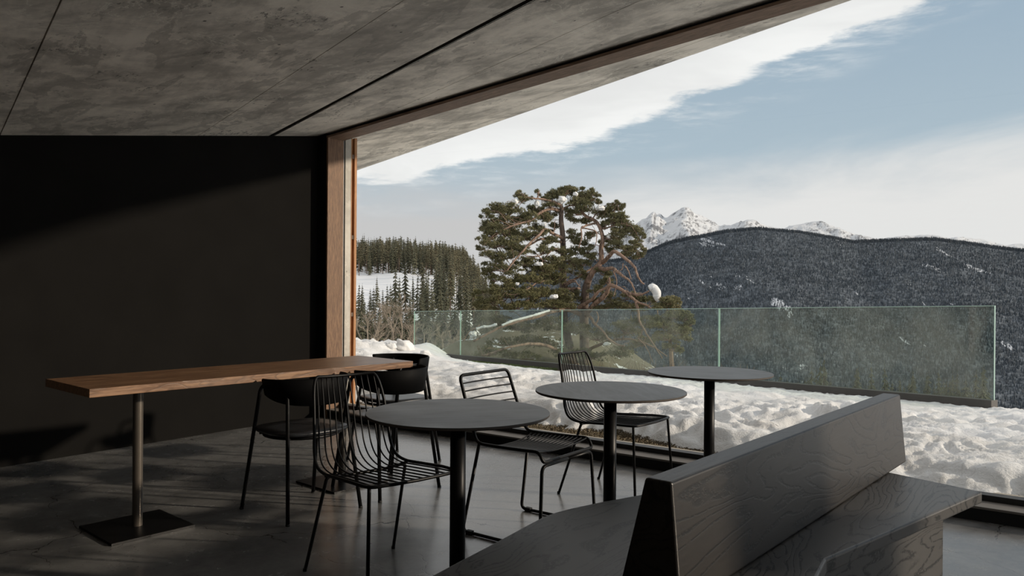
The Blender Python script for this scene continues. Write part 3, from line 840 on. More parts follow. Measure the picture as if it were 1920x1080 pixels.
# loose snow blocks on the bank
def blob(name, loc, rad, mat, seed, label=None, cat=None, parent=None, group=None, amp=0.28, fr=1.3, flat=0.0):
    V, F = [], []; nu, nv = 30, 18
    for j in range(nv + 1):
        th = math.pi * j / nv
        for i in range(nu):
            ph = 2 * math.pi * i / nu
            d = Vector((math.sin(th) * math.cos(ph), math.sin(th) * math.sin(ph), math.cos(th)))
            k = 1 + amp * fbm(d.x * fr + seed, d.y * fr, d.z * fr, 3)
            V.append((d.x * rad[0] * k, d.y * rad[1] * k, d.z * rad[2] * k))
    for j in range(nv):
        for i in range(nu):
            F.append((j * nu + i, (j + 1) * nu + i, (j + 1) * nu + (i + 1) % nu, j * nu + (i + 1) % nu))
    o = mesh(name, V, F, mat, parent, True, loc)
    if label: tag(o, label, cat, group)
    return o
def on_snow(px, Y):
    x = ray(px, 650).x * Y
    return Vector((x, Y, snow_z(x, Y)))
b_ = on_snow(760, 13.0)
o = blob('snow_block', b_ + Vector((0, 0, 0.04)), (0.17, 0.14, 0.115), M['snowclean'], 3.1, 'largest round block of snow on top of the snow bank', 'snow block', amp=0.35)
o.rotation_euler = (0.2, 0.5, 0.4)
for i, (px, Y, r, lab) in enumerate(((734, 12.8, 0.07, 'small snow lump left of the largest snow block'), (797, 12.6, 0.07, 'low snow lump right of the largest snow block'), (722, 13.1, 0.06, 'small snow lump at the left end of the snow bank'))):
    blob('snow_block', on_snow(px, Y) + Vector((0, 0, r * 0.4)), (r * 1.3, r, r * 0.8), M['snowclean'], i * 2.7, lab, 'snow block')

# ---------------------------------------------------------------- glass balustrade
ba = empty('glass_balustrade', BAL0 + Vector((0, 0, bal_z(BAL0.x, BAL0.y))), 0); tag(ba, 'frameless green glass balustrade on a dark kerb beyond the snow', 'balustrade')
BB = ba.location.copy()
L1 = BALD * 2.32
seams = [0.0, 2.32, 2.32 + 3.76, 2.32 + 7.52, 2.32 + 11.28]
def balbox(s0, s1, n0, n1, z0, z1):
    out = []
    for z in (z0, z1):
        for s_, n_ in ((s0, n0), (s1, n0), (s1, n1), (s0, n1)):
            p = BAL0 + BALD * s_ + BALN * n_
            out.append(Vector((p.x, p.y, bal_z(p.x, p.y) + z)) - BB)
    return out
for s0, s1 in zip(seams, seams[1:]):
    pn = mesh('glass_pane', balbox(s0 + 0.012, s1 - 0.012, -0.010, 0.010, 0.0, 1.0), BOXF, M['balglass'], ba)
    mesh('pane_edge', *boxes([balbox(s0 + 0.008, s1 - 0.008, -0.0085, 0.0085, 1.0, 1.007), balbox(s0 + 0.004, s0 + 0.011, -0.0085, 0.0085, 0.0, 1.007), balbox(s1 - 0.011, s1 - 0.004, -0.0085, 0.0085, 0.0, 1.007)]), M['glassedge'], pn)
    mesh('kerb', balbox(s0, s1 - 0.004, -0.07, 0.07, -0.55, 0.0), BOXF, M['kerb'], ba)

# ---------------------------------------------------------------- the big pine
TD = 30.0
PB = P(1092, 760, TD)
pine = empty('pine_tree', PB); tag(pine, 'large spreading pine with orange boughs and snow beyond the glass balustrade', 'tree')
def PT(x, y, dz=0.0): return P(x, y, TD + dz) - PB
PX = TD / F_PX
def bough(pts, r0, r1, mat=None, n=5, name='bough', wob=0.0):
    q = catmull([PT(*p) for p in pts], n)
    rr = [(r0 + (r1 - r0) * i / (len(q) - 1)) * PX for i in range(len(q))]
    if wob:
        q = [p + Vector((R.uniform(-1, 1), R.uniform(-1, 1), R.uniform(-1, 1))) * wob * PX for p in q]
    return mesh(name, *tube(q, rr, 8), mat or M['bark'], pine, True)
bough([(1085, 790, 0), (1076, 690, 0), (1060, 610, 0), (1055, 560, 0.1), (1056, 520, 0.2), (1056, 480, 0.2), (1055, 442, 0.1), (1052, 412, 0), (1053, 390, -0.1), (1046, 378, -0.2)], 8.5, 3.2, M['barkdark'], name='trunk')
bough([(1094, 800, 0.3), (1096, 680, 0.3), (1095, 600, 0.3), (1096, 565, 0.2), (1099, 540, 0.1), (1104, 524, 0)], 10, 6.5, M['barkdark'], name='trunk')
bough([(1101, 530, 0), (1113, 507, -0.2), (1127, 490, -0.2), (1127, 465, -0.2), (1130, 445, -0.2), (1120, 418, 0), (1100, 406, 0.2), (1088, 396, 0.2)], 5.8, 2.4, name='upper_trunk')
BO_ = [
    ([(1053, 386, 0), (1040, 379, -.4), (1022, 374, -.6), (1000, 372, -.9), (986, 370, -1)], 3.2, 1.2),
    ([(1008, 374, -.7), (1010, 362, -.7), (1012, 357, -.7)], 1.5, 0.9),
    ([(1052, 395, 0), (1030, 392, -.3), (1012, 400, -.8), (998, 412, -1.1), (970, 420, -1.5), (940, 432, -1.7)], 3.2, 1.0),
    ([(1054, 447, 0), (1037, 438, -.6), (1022, 430, -1.0), (1010, 441, -1.4), (988, 462, -1.7), (962, 492, -2.0), (950, 508, -2.1)], 3.4, 1.0),
    ([(1055, 455, .1), (1020, 448, -.4), (1000, 455, -1), (975, 472, -1.3), (940, 490, -1.5)], 2.6, 0.9),
    ([(1054, 470, 0), (1030, 470, -.7), (1010, 480, -1.3), (985, 480, -1.5)], 1.9, 0.7),
    ([(1053, 395, 0), (1062, 388, .2), (1080, 384, .3), (1100, 380, .4)], 2.4, 0.9),
    ([(1120, 417, 0), (1098, 424, -.6), (1090, 428, -.9), (1090, 447, -1), (1084, 466, -1)], 2.0, 0.9),
    ([(1090, 428, -.9), (1115, 432, -1.0), (1119, 445, -1.0), (1116, 462, -1.0)], 1.3, 0.6),
    ([(1130, 492, -.2), (1141, 482, -.9), (1151, 472, -1.3), (1162, 477, -1.5), (1178, 489, -1.7), (1190, 501, -1.9), (1195, 516, -2.0), (1200, 526, -2.0), (1208, 533, -2.0)], 3.9, 1.3),
    ([(1122, 500, -.2), (1133, 505, -.8), (1147, 503, -1.2), (1158, 510, -1.5), (1168, 518, -1.7), (1180, 526, -1.8), (1188, 540, -1.9), (1193, 556, -1.9)], 4.2, 0.9),
    ([(1098, 592, .2), (1113, 572, -.4), (1130, 558, -.9), (1139, 546, -1.1), (1143, 535, -1.3), (1155, 538, -1.5), (1170, 546, -1.7), (1190, 552, -1.9), (1204, 552, -2.1), (1216, 546, -2.2)], 5.0, 1.5),
    ([(1168, 545, -1.7), (1182, 556, -1.8), (1195, 566, -1.9), (1210, 572, -2.0), (1224, 579, -2.1)], 3.0, 0.9),
    ([(1192, 565, -1.9), (1197, 584, -1.9), (1198, 600, -2.0), (1206, 615, -2.0), (1216, 632, -2.1), (1228, 650, -2.1), (1242, 672, -2.1)], 2.6, 0.7),
    ([(1206, 615, -2.0), (1202, 628, -2.0), (1196, 634, -2.0)], 1.2, 0.5),
    ([(1055, 532, 0), (1074, 526, .3), (1102, 508, .5), (1117, 499, .6)], 3.0, 1.4),
    ([(1060, 536, 0), (1077, 528, -.5), (1088, 538, -.6)], 1.8, 0.8),
    ([(1062, 541, 0), (1088, 541, .4)], 2.4, 2.0),
    ([(1084, 577, 0), (1100, 568, -.3), (1112, 560, -.6), (1121, 548, -.8), (1140, 536, -.9), (1143, 520, -1)], 4.0, 1.6),
    ([(1056, 470, 0.1), (1042, 466, -.5), (1030, 474, -1), (1022, 482, -1.2)], 1.6, 0.7),
    ([(1132, 446, -.2), (1150, 452, -.5), (1175, 464, -.8), (1195, 470, -1.0)], 2.0, 0.8),
    ([(1126, 430, 0), (1146, 425, -.3), (1165, 420, -.6), (1184, 424, -.8)], 1.8, 0.7),
    ([(1110, 412, 0), (1118, 400, .1), (1128, 394, .2)], 1.6, 0.7),
    ([(1056, 505, 0.1), (1036, 496, -.8), (1018, 488, -1.2), (1006, 476, -1.5)], 2.0, 0.8),
    ([(1055, 520, 0.1), (1030, 524, -.9), (1004, 532, -1.6), (985, 545, -2.0), (968, 552, -2.2)], 2.4, 0.8),
    ([(1056, 545, 0), (1030, 552, -.8), (1000, 560, -1.5), (970, 570, -2.0)], 2.4, 0.8),
    ([(962, 545, -1.6), (950, 560, -1.7), (937, 576, -1.8), (930, 588, -1.8)], 1.1, 0.5),
    ([(958, 560, -1.6), (961, 572, -1.7), (955, 585, -1.7)], 1.1, 0.5),
    ([(1090, 590, .2), (1060, 580, -.8), (1032, 585, -1.6), (1008, 593, -2.0), (985, 599, -2.2), (960, 606, -2.4), (940, 613, -2.5), (915, 626, -2.6), (888, 640, -2.7)], 4.6, 1.6),
    ([(1098, 583, .2), (1108, 596, -.6), (1116, 608, -1.0), (1130, 620, -1.3), (1140, 634, -1.5), (1155, 645, -1.6), (1170, 650, -1.7)], 3.0, 1.2),
    ([(1116, 608, -1.0), (1122, 596, -1.1), (1118, 584, -1.2)], 1.6, 0.8),
    ([(1090, 690, .2), (1050, 660, -.8), (1010, 645, -1.6), (960, 650, -2.2), (905, 668, -2.6)], 4.0, 1.4),
    ([(1096, 660, .2), (1140, 640, -.6), (1180, 636, -1.2), (1220, 648, -1.7), (1250, 668, -2.0)], 3.2, 0.9),
    ([(1196, 634, -2.0), (1212, 652, -2.0), (1224, 680, -2.1)], 1.2, 0.5),
    ([(1150, 508, -1.2), (1156, 530, -1.3), (1150, 556, -1.4)], 1.2, 0.5),
    ([(1168, 494, -1.6), (1166, 505, -1.6), (1150, 512, -1.5)], 1.0, 0.4),
    ([(1172, 498, -1.7), (1180, 512, -1.7), (1184, 524, -1.7)], 1.4, 0.6),
    ([(868, 640, -2.5), (880, 622, -2.6), (900, 610, -2.6)], 1.2, 0.5),
    ([(1228, 556, -2.2), (1234, 590, -2.2), (1240, 612, -2.2), (1256, 628, -2.2)], 1.2, 0.5),
]
for pts, r0, r1 in BO_: bough(pts, r0, r1, wob=0.55)

# needle pads: photo x, y, half width, half height, depth offset, tufts, yellow?
PADS = [
    (912, 402, 10, 8, -1.6, 60), (930, 392, 18, 10, -1.4, 130), (916, 418, 14, 12, -1.5, 130), (945, 405, 20, 12, -1.2, 170), (962, 388, 18, 10, -1.0, 110), (980, 372, 14, 8, -.8, 90), (973, 364, 7, 5, -.8, 30),
    (925, 434, 20, 13, -1.6, 180), (905, 454, 11, 8, -1.9, 70), (932, 456, 20, 10, -1.7, 170), (955, 430, 20, 13, -1.3, 190), (988, 410, 18, 12, -1.0, 150), (985, 440, 18, 11, -1.2, 140), (960, 456, 20, 10, -1.5, 150),
    (920, 476, 16, 8, -1.8, 90), (945, 480, 20, 9, -1.7, 130), (975, 470, 18, 9, -1.4, 110), (928, 500, 20, 10, -1.6, 120), (955, 505, 22, 9, -1.7, 130), (985, 492, 18, 8, -1.3, 110), (1006, 500, 18, 10, -1.1, 130),
    (1020, 372, 12, 7, -.4, 60), (1040, 364, 16, 9, -.2, 130), (1062, 358, 16, 8, 0, 140), (1084, 362, 18, 9, .2, 140), (1106, 370, 16, 9, .3, 120), (1080, 380, 20, 9, .1, 150), (1098, 390, 18, 9, .1, 140), (1064, 352, 7, 5, 0, 30), (1112, 362, 8, 7, .3, 40), (1122, 377, 8, 5, .2, 30),
    (1034, 384, 14, 7, -.4, 70), (1065, 398, 14, 8, .4, 70), (1030, 408, 16, 8, -.5, 70), (1075, 410, 14, 8, .5, 60),
    (1130, 402, 16, 8, 0, 120), (1148, 392, 14, 9, -.1, 110), (1161, 384, 8, 9, -.2, 60), (1150, 412, 18, 9, -.3, 150), (1168, 408, 12, 8, -.4, 90), (1176, 424, 18, 9, -.6, 160), (1192, 436, 13, 9, -.7, 120), (1164, 436, 18, 8, -.5, 120), (1196, 456, 12, 8, -.9, 90), (1184, 466, 16, 8, -.9, 110), (1198, 480, 11, 6, -1.0, 70), (1160, 460, 16, 8, -.6, 90), (1202, 442, 6, 6, -.8, 30), (1174, 480, 16, 7, -.8, 70), (1135, 420, 12, 7, 0, 60),
    (1072, 440, 14, 9, .3, 80), (1090, 452, 16, 9, .1, 100), (1078, 470, 16, 9, -.2, 90), (1052, 470, 14, 8, -.5, 90), (1102, 470, 14, 9, -.2, 90), (1068, 490, 16, 9, -.5, 90), (1092, 492, 16, 8, -.3, 100), (1110, 482, 12, 7, -.4, 70), (1140, 470, 10, 7, -.3, 50),
    (1030, 450, 14, 9, -.9, 90), (1015, 436, 12, 8, -1.1, 70), (1020, 468, 16, 9, -1.1, 100), (1036, 486, 16, 9, -1.0, 120), (1050, 500, 16, 9, -.7, 110), (1022, 506, 18, 10, -1.2, 150),
    (1045, 522, 18, 10, -.8, 150), (1010, 524, 20, 10, -1.3, 160), (980, 520, 20, 10, -1.6, 160), (950, 530, 20, 9, -1.8, 150), (928, 522, 14, 8, -1.8, 80), (925, 545, 16, 8, -2.0, 100), (905, 562, 12, 7, -2.1, 60), (930, 562, 18, 8, -2.1, 120), (955, 552, 20, 9, -2.0, 150), (985, 548, 22, 10, -1.8, 180), (1015, 548, 20, 10, -1.4, 170), (1042, 548, 18, 10, -1.0, 150), (1060, 560, 16, 9, -.8, 120), (1000, 570, 24, 8, -1.7, 170), (970, 574, 20, 7, -1.9, 110), (1035, 572, 22, 8, -1.3, 160), (1062, 574, 14, 6, -.9, 80), (945, 576, 16, 5, -2.0, 70),
    (1130, 510, 14, 8, -.3, 80), (1138, 525, 12, 8, -.5, 80), (1118, 545, 14, 8, -.2, 80), (1112, 562, 12, 6, -.2, 50), (1128, 576, 18, 5, -.3, 80), (1160, 570, 22, 8, -.6, 110), (1190, 576, 24, 7, -.8, 110), (1175, 556, 16, 8, -.6, 60), (1205, 560, 14, 8, -.9, 70), (1100, 520, 10, 7, .2, 50), (1146, 556, 14, 8, -.4, 60),
    (930, 600, 26, 9, -1.0, 110), (980, 612, 30, 10, -.8, 150), (1030, 606, 30, 12, -.6, 160), (1075, 615, 26, 12, -.2, 140), (1120, 630, 30, 12, -.5, 130), (1170, 615, 30, 14, -1.0, 150), (1210, 600, 22, 12, -1.2, 120), (950, 640, 30, 10, -.9, 120), (1010, 640, 34, 12, -.8, 170), (1060, 655, 30, 12, -.6, 140), (1110, 665, 30, 10, -.7, 120), (1160, 660, 30, 12, -1.0, 110), (915, 660, 26, 10, -1.2, 100), (975, 668, 30, 9, -1.1, 110), (1200, 640, 20, 12, -1.3, 80),
    (1228, 562, 10, 6, -2.2, 40),
    (898, 548, 10, 7, -2.0, 50), (890, 570, 9, 5, -2.1, 40), (914, 576, 14, 5, -2.0, 60), (940, 540, 16, 8, -1.9, 70), (912, 510, 12, 8, -1.7, 60), (1070, 575, 14, 5, -.5, 60), (1090, 572, 10, 6, .4, 40),
    (1000, 392, 16, 9, .3, 90), (1020, 404, 16, 9, .5, 90), (970, 410, 18, 9, .2, 100), (1005, 425, 14, 8, .4, 70), (1040, 425, 12, 9, .6, 70), (975, 445, 16, 9, .3, 90), (1038, 400, 12, 8, .5, 60), (1085, 398, 14, 8, .6, 70), (1100, 415, 14, 8, .6, 60), (1110, 440, 12, 8, .5, 50), (900, 466, 8, 5, -1.8, 30), (915, 440, 10, 7, -1.5, 50), (907, 430, 8, 6, -1.4, 30), (1150, 448, 14, 7, .2, 60), (1135, 456, 10, 8, .2, 40), (1206, 470, 7, 6, -.9, 30), (1080, 510, 14, 8, .3, 60), (1075, 545, 14, 9, .3, 60), (1085, 560, 12, 8, .3, 50), (1010, 362, 6, 4, -.6, 20), (1094, 358, 8, 5, .2, 30), (1153, 380, 7, 6, -.2, 30), (1135, 395, 9, 5, 0, 30),
]
def tuft_mesh(V, F, p, up, ln, wd, n):
    for k in range(n):
        d = (up * R.uniform(0.25, 1.0) + Vector((R.gauss(0, 1), R.gauss(0, 1), R.gauss(0, 1))) * 0.62).normalized()
        sd = d.orthogonal().normalized(); ang = R.uniform(0, 3.14)
        sd = (sd * math.cos(ang) + d.cross(sd) * math.sin(ang)) * wd
        l_ = ln * R.uniform(0.6, 1.1); i = len(V)
        V += [p - sd * 0.5, p + sd * 0.5, p + d * l_ + sd * 0.3, p + d * l_ - sd * 0.3]
        F.append((i, i + 1, i + 2, i + 3))
DENS = 2.5
def foliage(pads, root, base, px, parent, name, mats, ln=0.085, wd=0.017, per=7):
    V, F = [], []; TV, TF = [], []
    for (x, y, rx, ry, dz, n) in pads:
        c = base(x, y, dz); rx_, rz_ = rx * px, ry * px; ry_ = 0.75 * rx_
        sub = [Vector((R.gauss(0, .55), R.gauss(0, .55), R.gauss(0, .55))) for _ in range(max(3, n // 9))]
        for k in range(int(n * DENS)):
            s_ = R.choice(sub); q = s_ + Vector((R.gauss(0, .26), R.gauss(0, .26), R.gauss(0, .17)))
            if q.length > 1.25: q *= 1.25 / q.length
            p = c + Vector((q.x * rx_, q.y * ry_, q.z * rz_))
            up = (Vector((q.x * 0.5, q.y * 0.5, 0.75 + q.z * 0.4))).normalized()
            tuft_mesh(V, F, p, up, ln, wd, per)
        for s_ in sub:
            p = c + Vector((s_.x * rx_, s_.y * ry_, s_.z * rz_))
            b0 = c + Vector((0, 0, -rz_ * 0.7))
            v_, f_ = tube([b0, (b0 + p) / 2 + Vector((0, 0, -0.03)), p], [0.014, 0.011, 0.006], 4, cap=False)
            m_ = len(TV); TV += v_; TF += [tuple(i + m_ for i in ff) for ff in f_]
    o = mesh(name, V, F, mats, parent); o['kind'] = 'stuff'
    tw_ = mesh('twigs', TV, TF, M['bark'], parent); tw_['kind'] = 'stuff'
    return o
foliage([p for p in PADS if not (p[1] > 505 and p[0] < 1075)], None, PT, PX, pine, 'needles', M['needles'], per=8)
foliage([p for p in PADS if p[1] > 505 and p[0] < 1075], None, PT, PX, pine, 'lower_needles', M['needlesyel'], per=8)

# fine branches joining the needle pads to the boughs
_src = []
for pts, r0, r1 in BO_: _src += catmull([PT(*p) for p in pts], 3)
_src += catmull([PT(1056, 545), PT(1056, 480), PT(1054, 420), PT(1050, 382)], 8) + catmull([PT(1113, 507), PT(1127, 465), PT(1120, 418), PT(1095, 400)], 8)
_parts = []
for (x, y, rx, ry, dz, n) in PADS:
    for k in range(2):
        e = PT(x + R.uniform(-.8, .8) * rx, y + R.uniform(-.6, .6) * ry, dz + R.uniform(-.3, .3))
        cand = sorted(_src, key=lambda p: (p - e).length)[:6]; b = R.choice(cand)
        L_ = (b - e).length
        if L_ > 1.6: b = e + (b - e) * 1.6 / L_; L_ = 1.6
        pts = [b]
        for q in (0.3, 0.6, 0.85): pts.append(b.lerp(e, q) + Vector((R.gauss(0, .07), R.gauss(0, .07), R.gauss(0, .07) + 0.10 * math.sin(q * 3.1))) * L_)
        pts.append(e)
        pp = catmull(pts, 3)
        _parts.append(tube(pp, [0.013 - 0.008 * i / (len(pp) - 1) for i in range(len(pp))], 4, cap=False))
o = mesh('branchlets', *merge(_parts), M['bark'], pine, True); o['kind'] = 'stuff'

# snow lying on the boughs
def bough_snow(x, y, dz, rx, ry, seed, label):
    o = blob('snow_clump', P(x, y, TD + dz + 0.45), (rx * PX * 0.85, rx * PX * 0.7, ry * PX * 0.75), M['snowclean'], seed, label, 'snow', None, 'snow lying on the pine', 0.5, 1.5)
    return o
for i, a in enumerate([
    (965, 379, -1.5, 8, 7, 'snow clump on the upper left bough of the pine'), (947, 384, -1.6, 5, 4, 'small snow clump at the far upper left of the pine'), (1006, 382, -1.1, 5, 8, 'snow clump under the bent dead twig of the pine'), (1020, 378, -.9, 6, 8, 'snow clump left of the pine trunk top'),
    (1053, 374, -.9, 9, 8, 'snow clump at the top of the pine trunk'), (1079, 364, -.6, 5, 6, 'small snow clump right of the pine top'), (1126, 390, -.8, 10, 6, 'snow clump on the upper right bough of the pine'), (1020, 420, -1.6, 5, 5, 'snow lump in the middle of the pine crown'),
    (1010, 495, -2.0, 9, 5, 'snow lump on a lower left bough of the pine'), (1039, 556, -2.2, 8, 5, 'snow lump just above the glass balustrade'), (970, 532, -2.6, 4, 3, 'tiny snow lump among the lower left needles'),
    (886, 627, -2.9, 8, 7, 'round snow ball on the low bough behind the glass'), (1138, 645, -2.2, 7, 4, 'snow lump on a low bough behind the middle glass pane')]):
    bough_snow(*a[:5], i * 1.9 + 0.5, a[5])
# the hanging snow cap at the right
q = catmull([P(1217, 541, 27.6), P(1224, 539, 27.6), P(1231, 548, 27.6), P(1232, 557, 27.6), P(1236, 563, 27.6)], 6)
rr = [(3 + 4.5 * math.sin(math.pi * (0.15 + 0.75 * i / (len(q) - 1))) + 1.2 * mnoise.noise((i * 0.7, 0, 0))) * PX for i in range(len(q))]
o = mesh('snow_arch', *tube(q, rr, 12), M['snowclean'], None, True); tag(o, 'bright arched snow cap hanging on the right bough of the pine', 'snow')
# snow line along the low bough
q = catmull([P(1030, 582, 27.95), P(1008, 589, 27.6), P(985, 595.5, 27.4), P(960, 602, 27.2), P(941, 610, 27.1)], 8)
rr = [(2.0 + 1.2 * mnoise.noise((i * 0.5, 3, 0))) * PX for i in range(len(q))]
o = mesh('snow_strip', *tube(q, rr, 8), M['snowclean'], None, True); tag(o, 'long thin strip of snow along the low pine bough behind the glass', 'snow')
q = catmull([P(893, 617, 27.2), P(905, 613, 27.2), P(918, 612, 27.2), P(932, 608, 27.2)], 6)
rr = [(2.2 + 1.6 * mnoise.noise((i * 0.6, 5, 0))) * PX for i in range(len(q))]
o = mesh('snow_strip', *tube(q, rr, 8), M['snowclean'], None, True); tag(o, 'short ragged strip of snow beside the round snow ball behind the glass', 'snow')

# small pine at the right end of the big one
SB = P(1262, 720, 26.5)
sp = empty('young_pine', SB); tag(sp, 'small bushy pine to the right of the big pine behind the glass', 'tree')
def PS(x, y, dz=0.0): return P(x, y, 26.5 + dz) - SB
mesh('trunk', *tube([PS(1262, 730), PS(1258, 660), PS(1254, 610), PS(1250, 566)], [0.09, 0.07, 0.05, 0.02], 8), M['bark'], sp, True)
foliage([(1255, 566, 16, 8, 0, 130), (1240, 574, 16, 7, 0, 100), (1268, 574, 9, 8, 0, 70), (1262, 590, 24, 9, -.2, 150), (1284, 596, 16, 9, -.2, 110), (1295, 606, 10, 7, -.2, 60), (1245, 606, 24, 10, -.2, 140), (1275, 618, 20, 9, -.2, 110), (1255, 632, 24, 9, -.2, 110), (1285, 632, 12, 8, -.2, 50), (1262, 652, 18, 9, -.2, 70)], None, PS, 26.5 / F_PX, sp, 'needles', M['needles'], per=8)

# ---------------------------------------------------------------- knoll the pine grows on
def knoll_z(x, y):
    d2 = ((x - 1.2) / 7.5) ** 2 + ((y - 35.0) / 8.5) ** 2
    return -5.6 + 5.2 * math.exp(-d2 * 0.9) + 0.35 * fbm(x * 0.45, y * 0.45, 3, 4)
V, F = [], []
for j in range(60):
    for i in range(80):
        x, y = -10.5 + i * 0.30, 24.5 + j * 0.40
        V.append((x, y, knoll_z(x, y)))
for j in range(59):
    for i in range(79):
        a = j * 80 + i; F.append((a, a + 1, a + 81, a + 80))
def mk_knoll():
    m, q = material('grassy_slope_with_snow')
    a = q.noise(q.pos, 0.9, 6, 0.68, 0.6); b = q.noise(q.pos, 7, 6, 0.7)
    c = q.mix(b, rgb(0.085, 0.075, 0.045), rgb(0.24, 0.20, 0.135))
    c = q.mix(q.smooth(a, 0.57, 0.61), c, rgb(0.78, 0.79, 0.81))
    setp(q, c, 0.9, bump=b, bstr=0.6, bdist=0.08)
    return m
o = mesh('slope', V, F, mk_knoll(), None, True); tag(o, 'brown grassy slope with snow patches under the big pine', kind='structure')

# ---------------------------------------------------------------- valley, hill and forest
HL = [(20, -4.5), (60, -9.5), (140, -13.5), (215, -13.0), (300, -9.5), (350, -6.5), (450, 8.0), (520, 15.0), (620, 20.0), (900, 20.0), (1600, 0)]
HR = [(20, -4.5), (60, -13), (140, -28), (300, -55), (600, -110), (1200, -220), (2000, -380)]
def valley_z(x, y):
    t_ = x / y; k = sstep(-0.075, 0.06, t_)
    zl = lerp_tab(HL, y) * (1.0 if y < 330 else 1.0 - 0.30 * sstep(-0.16, -0.04, t_))
    z = zl * (1 - k) + lerp_tab(HR, y) * k
    return z + (fbm(x * 0.02, y * 0.02, 5, 4) * 3.0 + fbm(x * 0.08, y * 0.08, 2, 2) * 0.15) * sstep(40, 200, y)
V, F = [], []; nx = 150; ds = []
d = 19.0
while d < 1900: ds.append(d); d *= 1.035
for d in ds:
    for i in range(nx):
        t_ = -0.95 + 1.9 * i / (nx - 1); V.append((d * t_, d, valley_z(d * t_, d)))
for j in range(len(ds) - 1):
    for i in range(nx - 1):
        a = j * nx + i; F.append((a, a + 1, a + 1 + nx, a + nx))
def mk_valley():
    m, q = material('snowy_forest_floor')
    a = q.noise(q.pos, 0.02, 5, 0.6, 0.6); b = q.noise(q.pos, 0.16, 6, 0.7, 0.5)
    k = q.math('ADD', q.math('MULTIPLY', a, 0.5), q.math('MULTIPLY', b, 0.5))
    sep = q.new('ShaderNodeSeparateXYZ'); q.put(sep.inputs[0], q.pos)
    # snow clearing on the hill, brushwood lower down
    far = q.smooth(sep.outputs[1], 235, 285)
    thr = q.math('SUBTRACT', q.math('MULTIPLY', far, 0.22), 0.0)
    k2 = q.math('ADD', k, thr)
    c = q.mix(q.smooth(k2, 0.54, 0.60), rgb(0.07, 0.055, 0.042), rgb(0.80, 0.81, 0.83))
    setp(q, c, 0.85, bump=b, bstr=0.4, bdist=0.5)
    return m
o = mesh('valley_ground', V, F, mk_valley(), None, True); tag(o, 'snow patched hillside and valley floor under the forest', kind='structure')

def make_conifer(seed, h, r, tiers, bare=0.06, droop=0.35, irregular=0.25):
    rr = random.Random(seed); V, F, MI = [], [], []
    v_, f_ = tube([(0, 0, -1.0), (0, 0, h * 0.5), (0, 0, h * 0.97)], [h * 0.013, h * 0.009, h * 0.002], 5, cap=False)
    V += v_; F += f_; MI += [1] * len(f_)
    for k in range(tiers):
        q = k / (tiers - 1); z = h * (bare + (1 - bare) * q ** 0.92)
        R0 = r * (1 - q) ** 0.8 * rr.uniform(1 - irregular, 1 + irregular) + 0.02 * h * 0.3
        if bare > 0.3: R0 = r * math.sin(math.pi * min(1, 0.22 + 0.78 * q)) ** 0.7 * rr.uniform(0.6, 1.1) + 0.05
        nb = 9
        a0 = rr.uniform(0, 6.28)
        for b in range(nb):
            a = a0 + 2 * math.pi * b / nb + rr.uniform(-.25, .25); L = R0 * rr.uniform(0.65, 1.15); hw = 0.30 + 0.1 * rr.random()
            i = len(V); ca, sa = math.cos(a), math.sin(a)
            zz = z + rr.uniform(-.02, .02) * h
            tip = (ca * L, sa * L, zz - droop * L)
            m1 = (math.cos(a + hw) * L * 0.62, math.sin(a + hw) * L * 0.62, zz - droop * L * 0.75)
            m2 = (math.cos(a - hw) * L * 0.62, math.sin(a - hw) * L * 0.62, zz - droop * L * 0.75)
            V += [(0, 0, zz + 0.025 * h), m1, tip, m2]
            F += [(i, i + 1, i + 2), (i, i + 2, i + 3)]; MI += [0, 0]
    return V, F, MI
protos = []
for i, (h, r, n, br, dr, mt) in enumerate([(20, 3.5, 14, .04, .45, 'spruce'), (22, 3.1, 15, .06, .5, 'spruce'), (18, 3.8, 12, .04, .4, 'spruce'), (22, 2.9, 11, .42, .2, 'forestpine'), (20, 3.2, 11, .36, .25, 'forestpine'), (23, 2.7, 12, .34, .3, 'forestpine')]):
    V, F, MI = make_conifer(i * 7 + 1, h, r, n, br, dr)
    me = bpy.data.meshes.new('conifer'); me.from_pydata([tuple(v) for v in V], [], F)
    me.materials.append(M[mt]); me.materials.append(M['trunk'])
    for p, mi in zip(me.polygons, MI): p.material_index = mi
    me.update(); protos.append((me, br > .3))
def bg_tree(x, y, pid, s, name, label, group):
    o = bpy.data.objects.new(name, protos[pid][0]); o.location = (x, y, valley_z(x, y) - 0.3)
    o.scale = (s * R.uniform(.85, 1.15), s * R.uniform(.85, 1.15), s); o.rotation_euler = (R.uniform(-.03, .03), R.uniform(-.03, .03), R.uniform(0, 6.28))
    link(o); tag(o, label, 'tree', group); return o
taken = []
def free(x, y, gap):
    if any((x - a) ** 2 + (y - b) ** 2 < gap * gap for a, b in taken): return False
    taken.append((x, y)); return True
# upper forest on the hill crest
n_ = 0; k_ = 0
while n_ < 205 and k_ < 20000:
    k_ += 1
    t_ = R.uniform(-0.228, -0.012)
    y = R.uniform(452, 545); x = t_ * y
    if not free(x, y, 5.2): continue
    n_ += 1
    pid = R.choice([0, 1, 3, 3, 4, 5, 5, 1])
    s = R.uniform(0.66, 1.0)
    if protos[pid][1]: bg_tree(x, y, pid, s, 'forest_pine', 'tall slender pine in the dense forest along the hill crest', 'pines of the hill crest forest')
    else: bg_tree(x, y, pid, s, 'forest_spruce', 'dark pointed spruce in the dense forest along the hill crest', 'spruces of the hill crest forest')
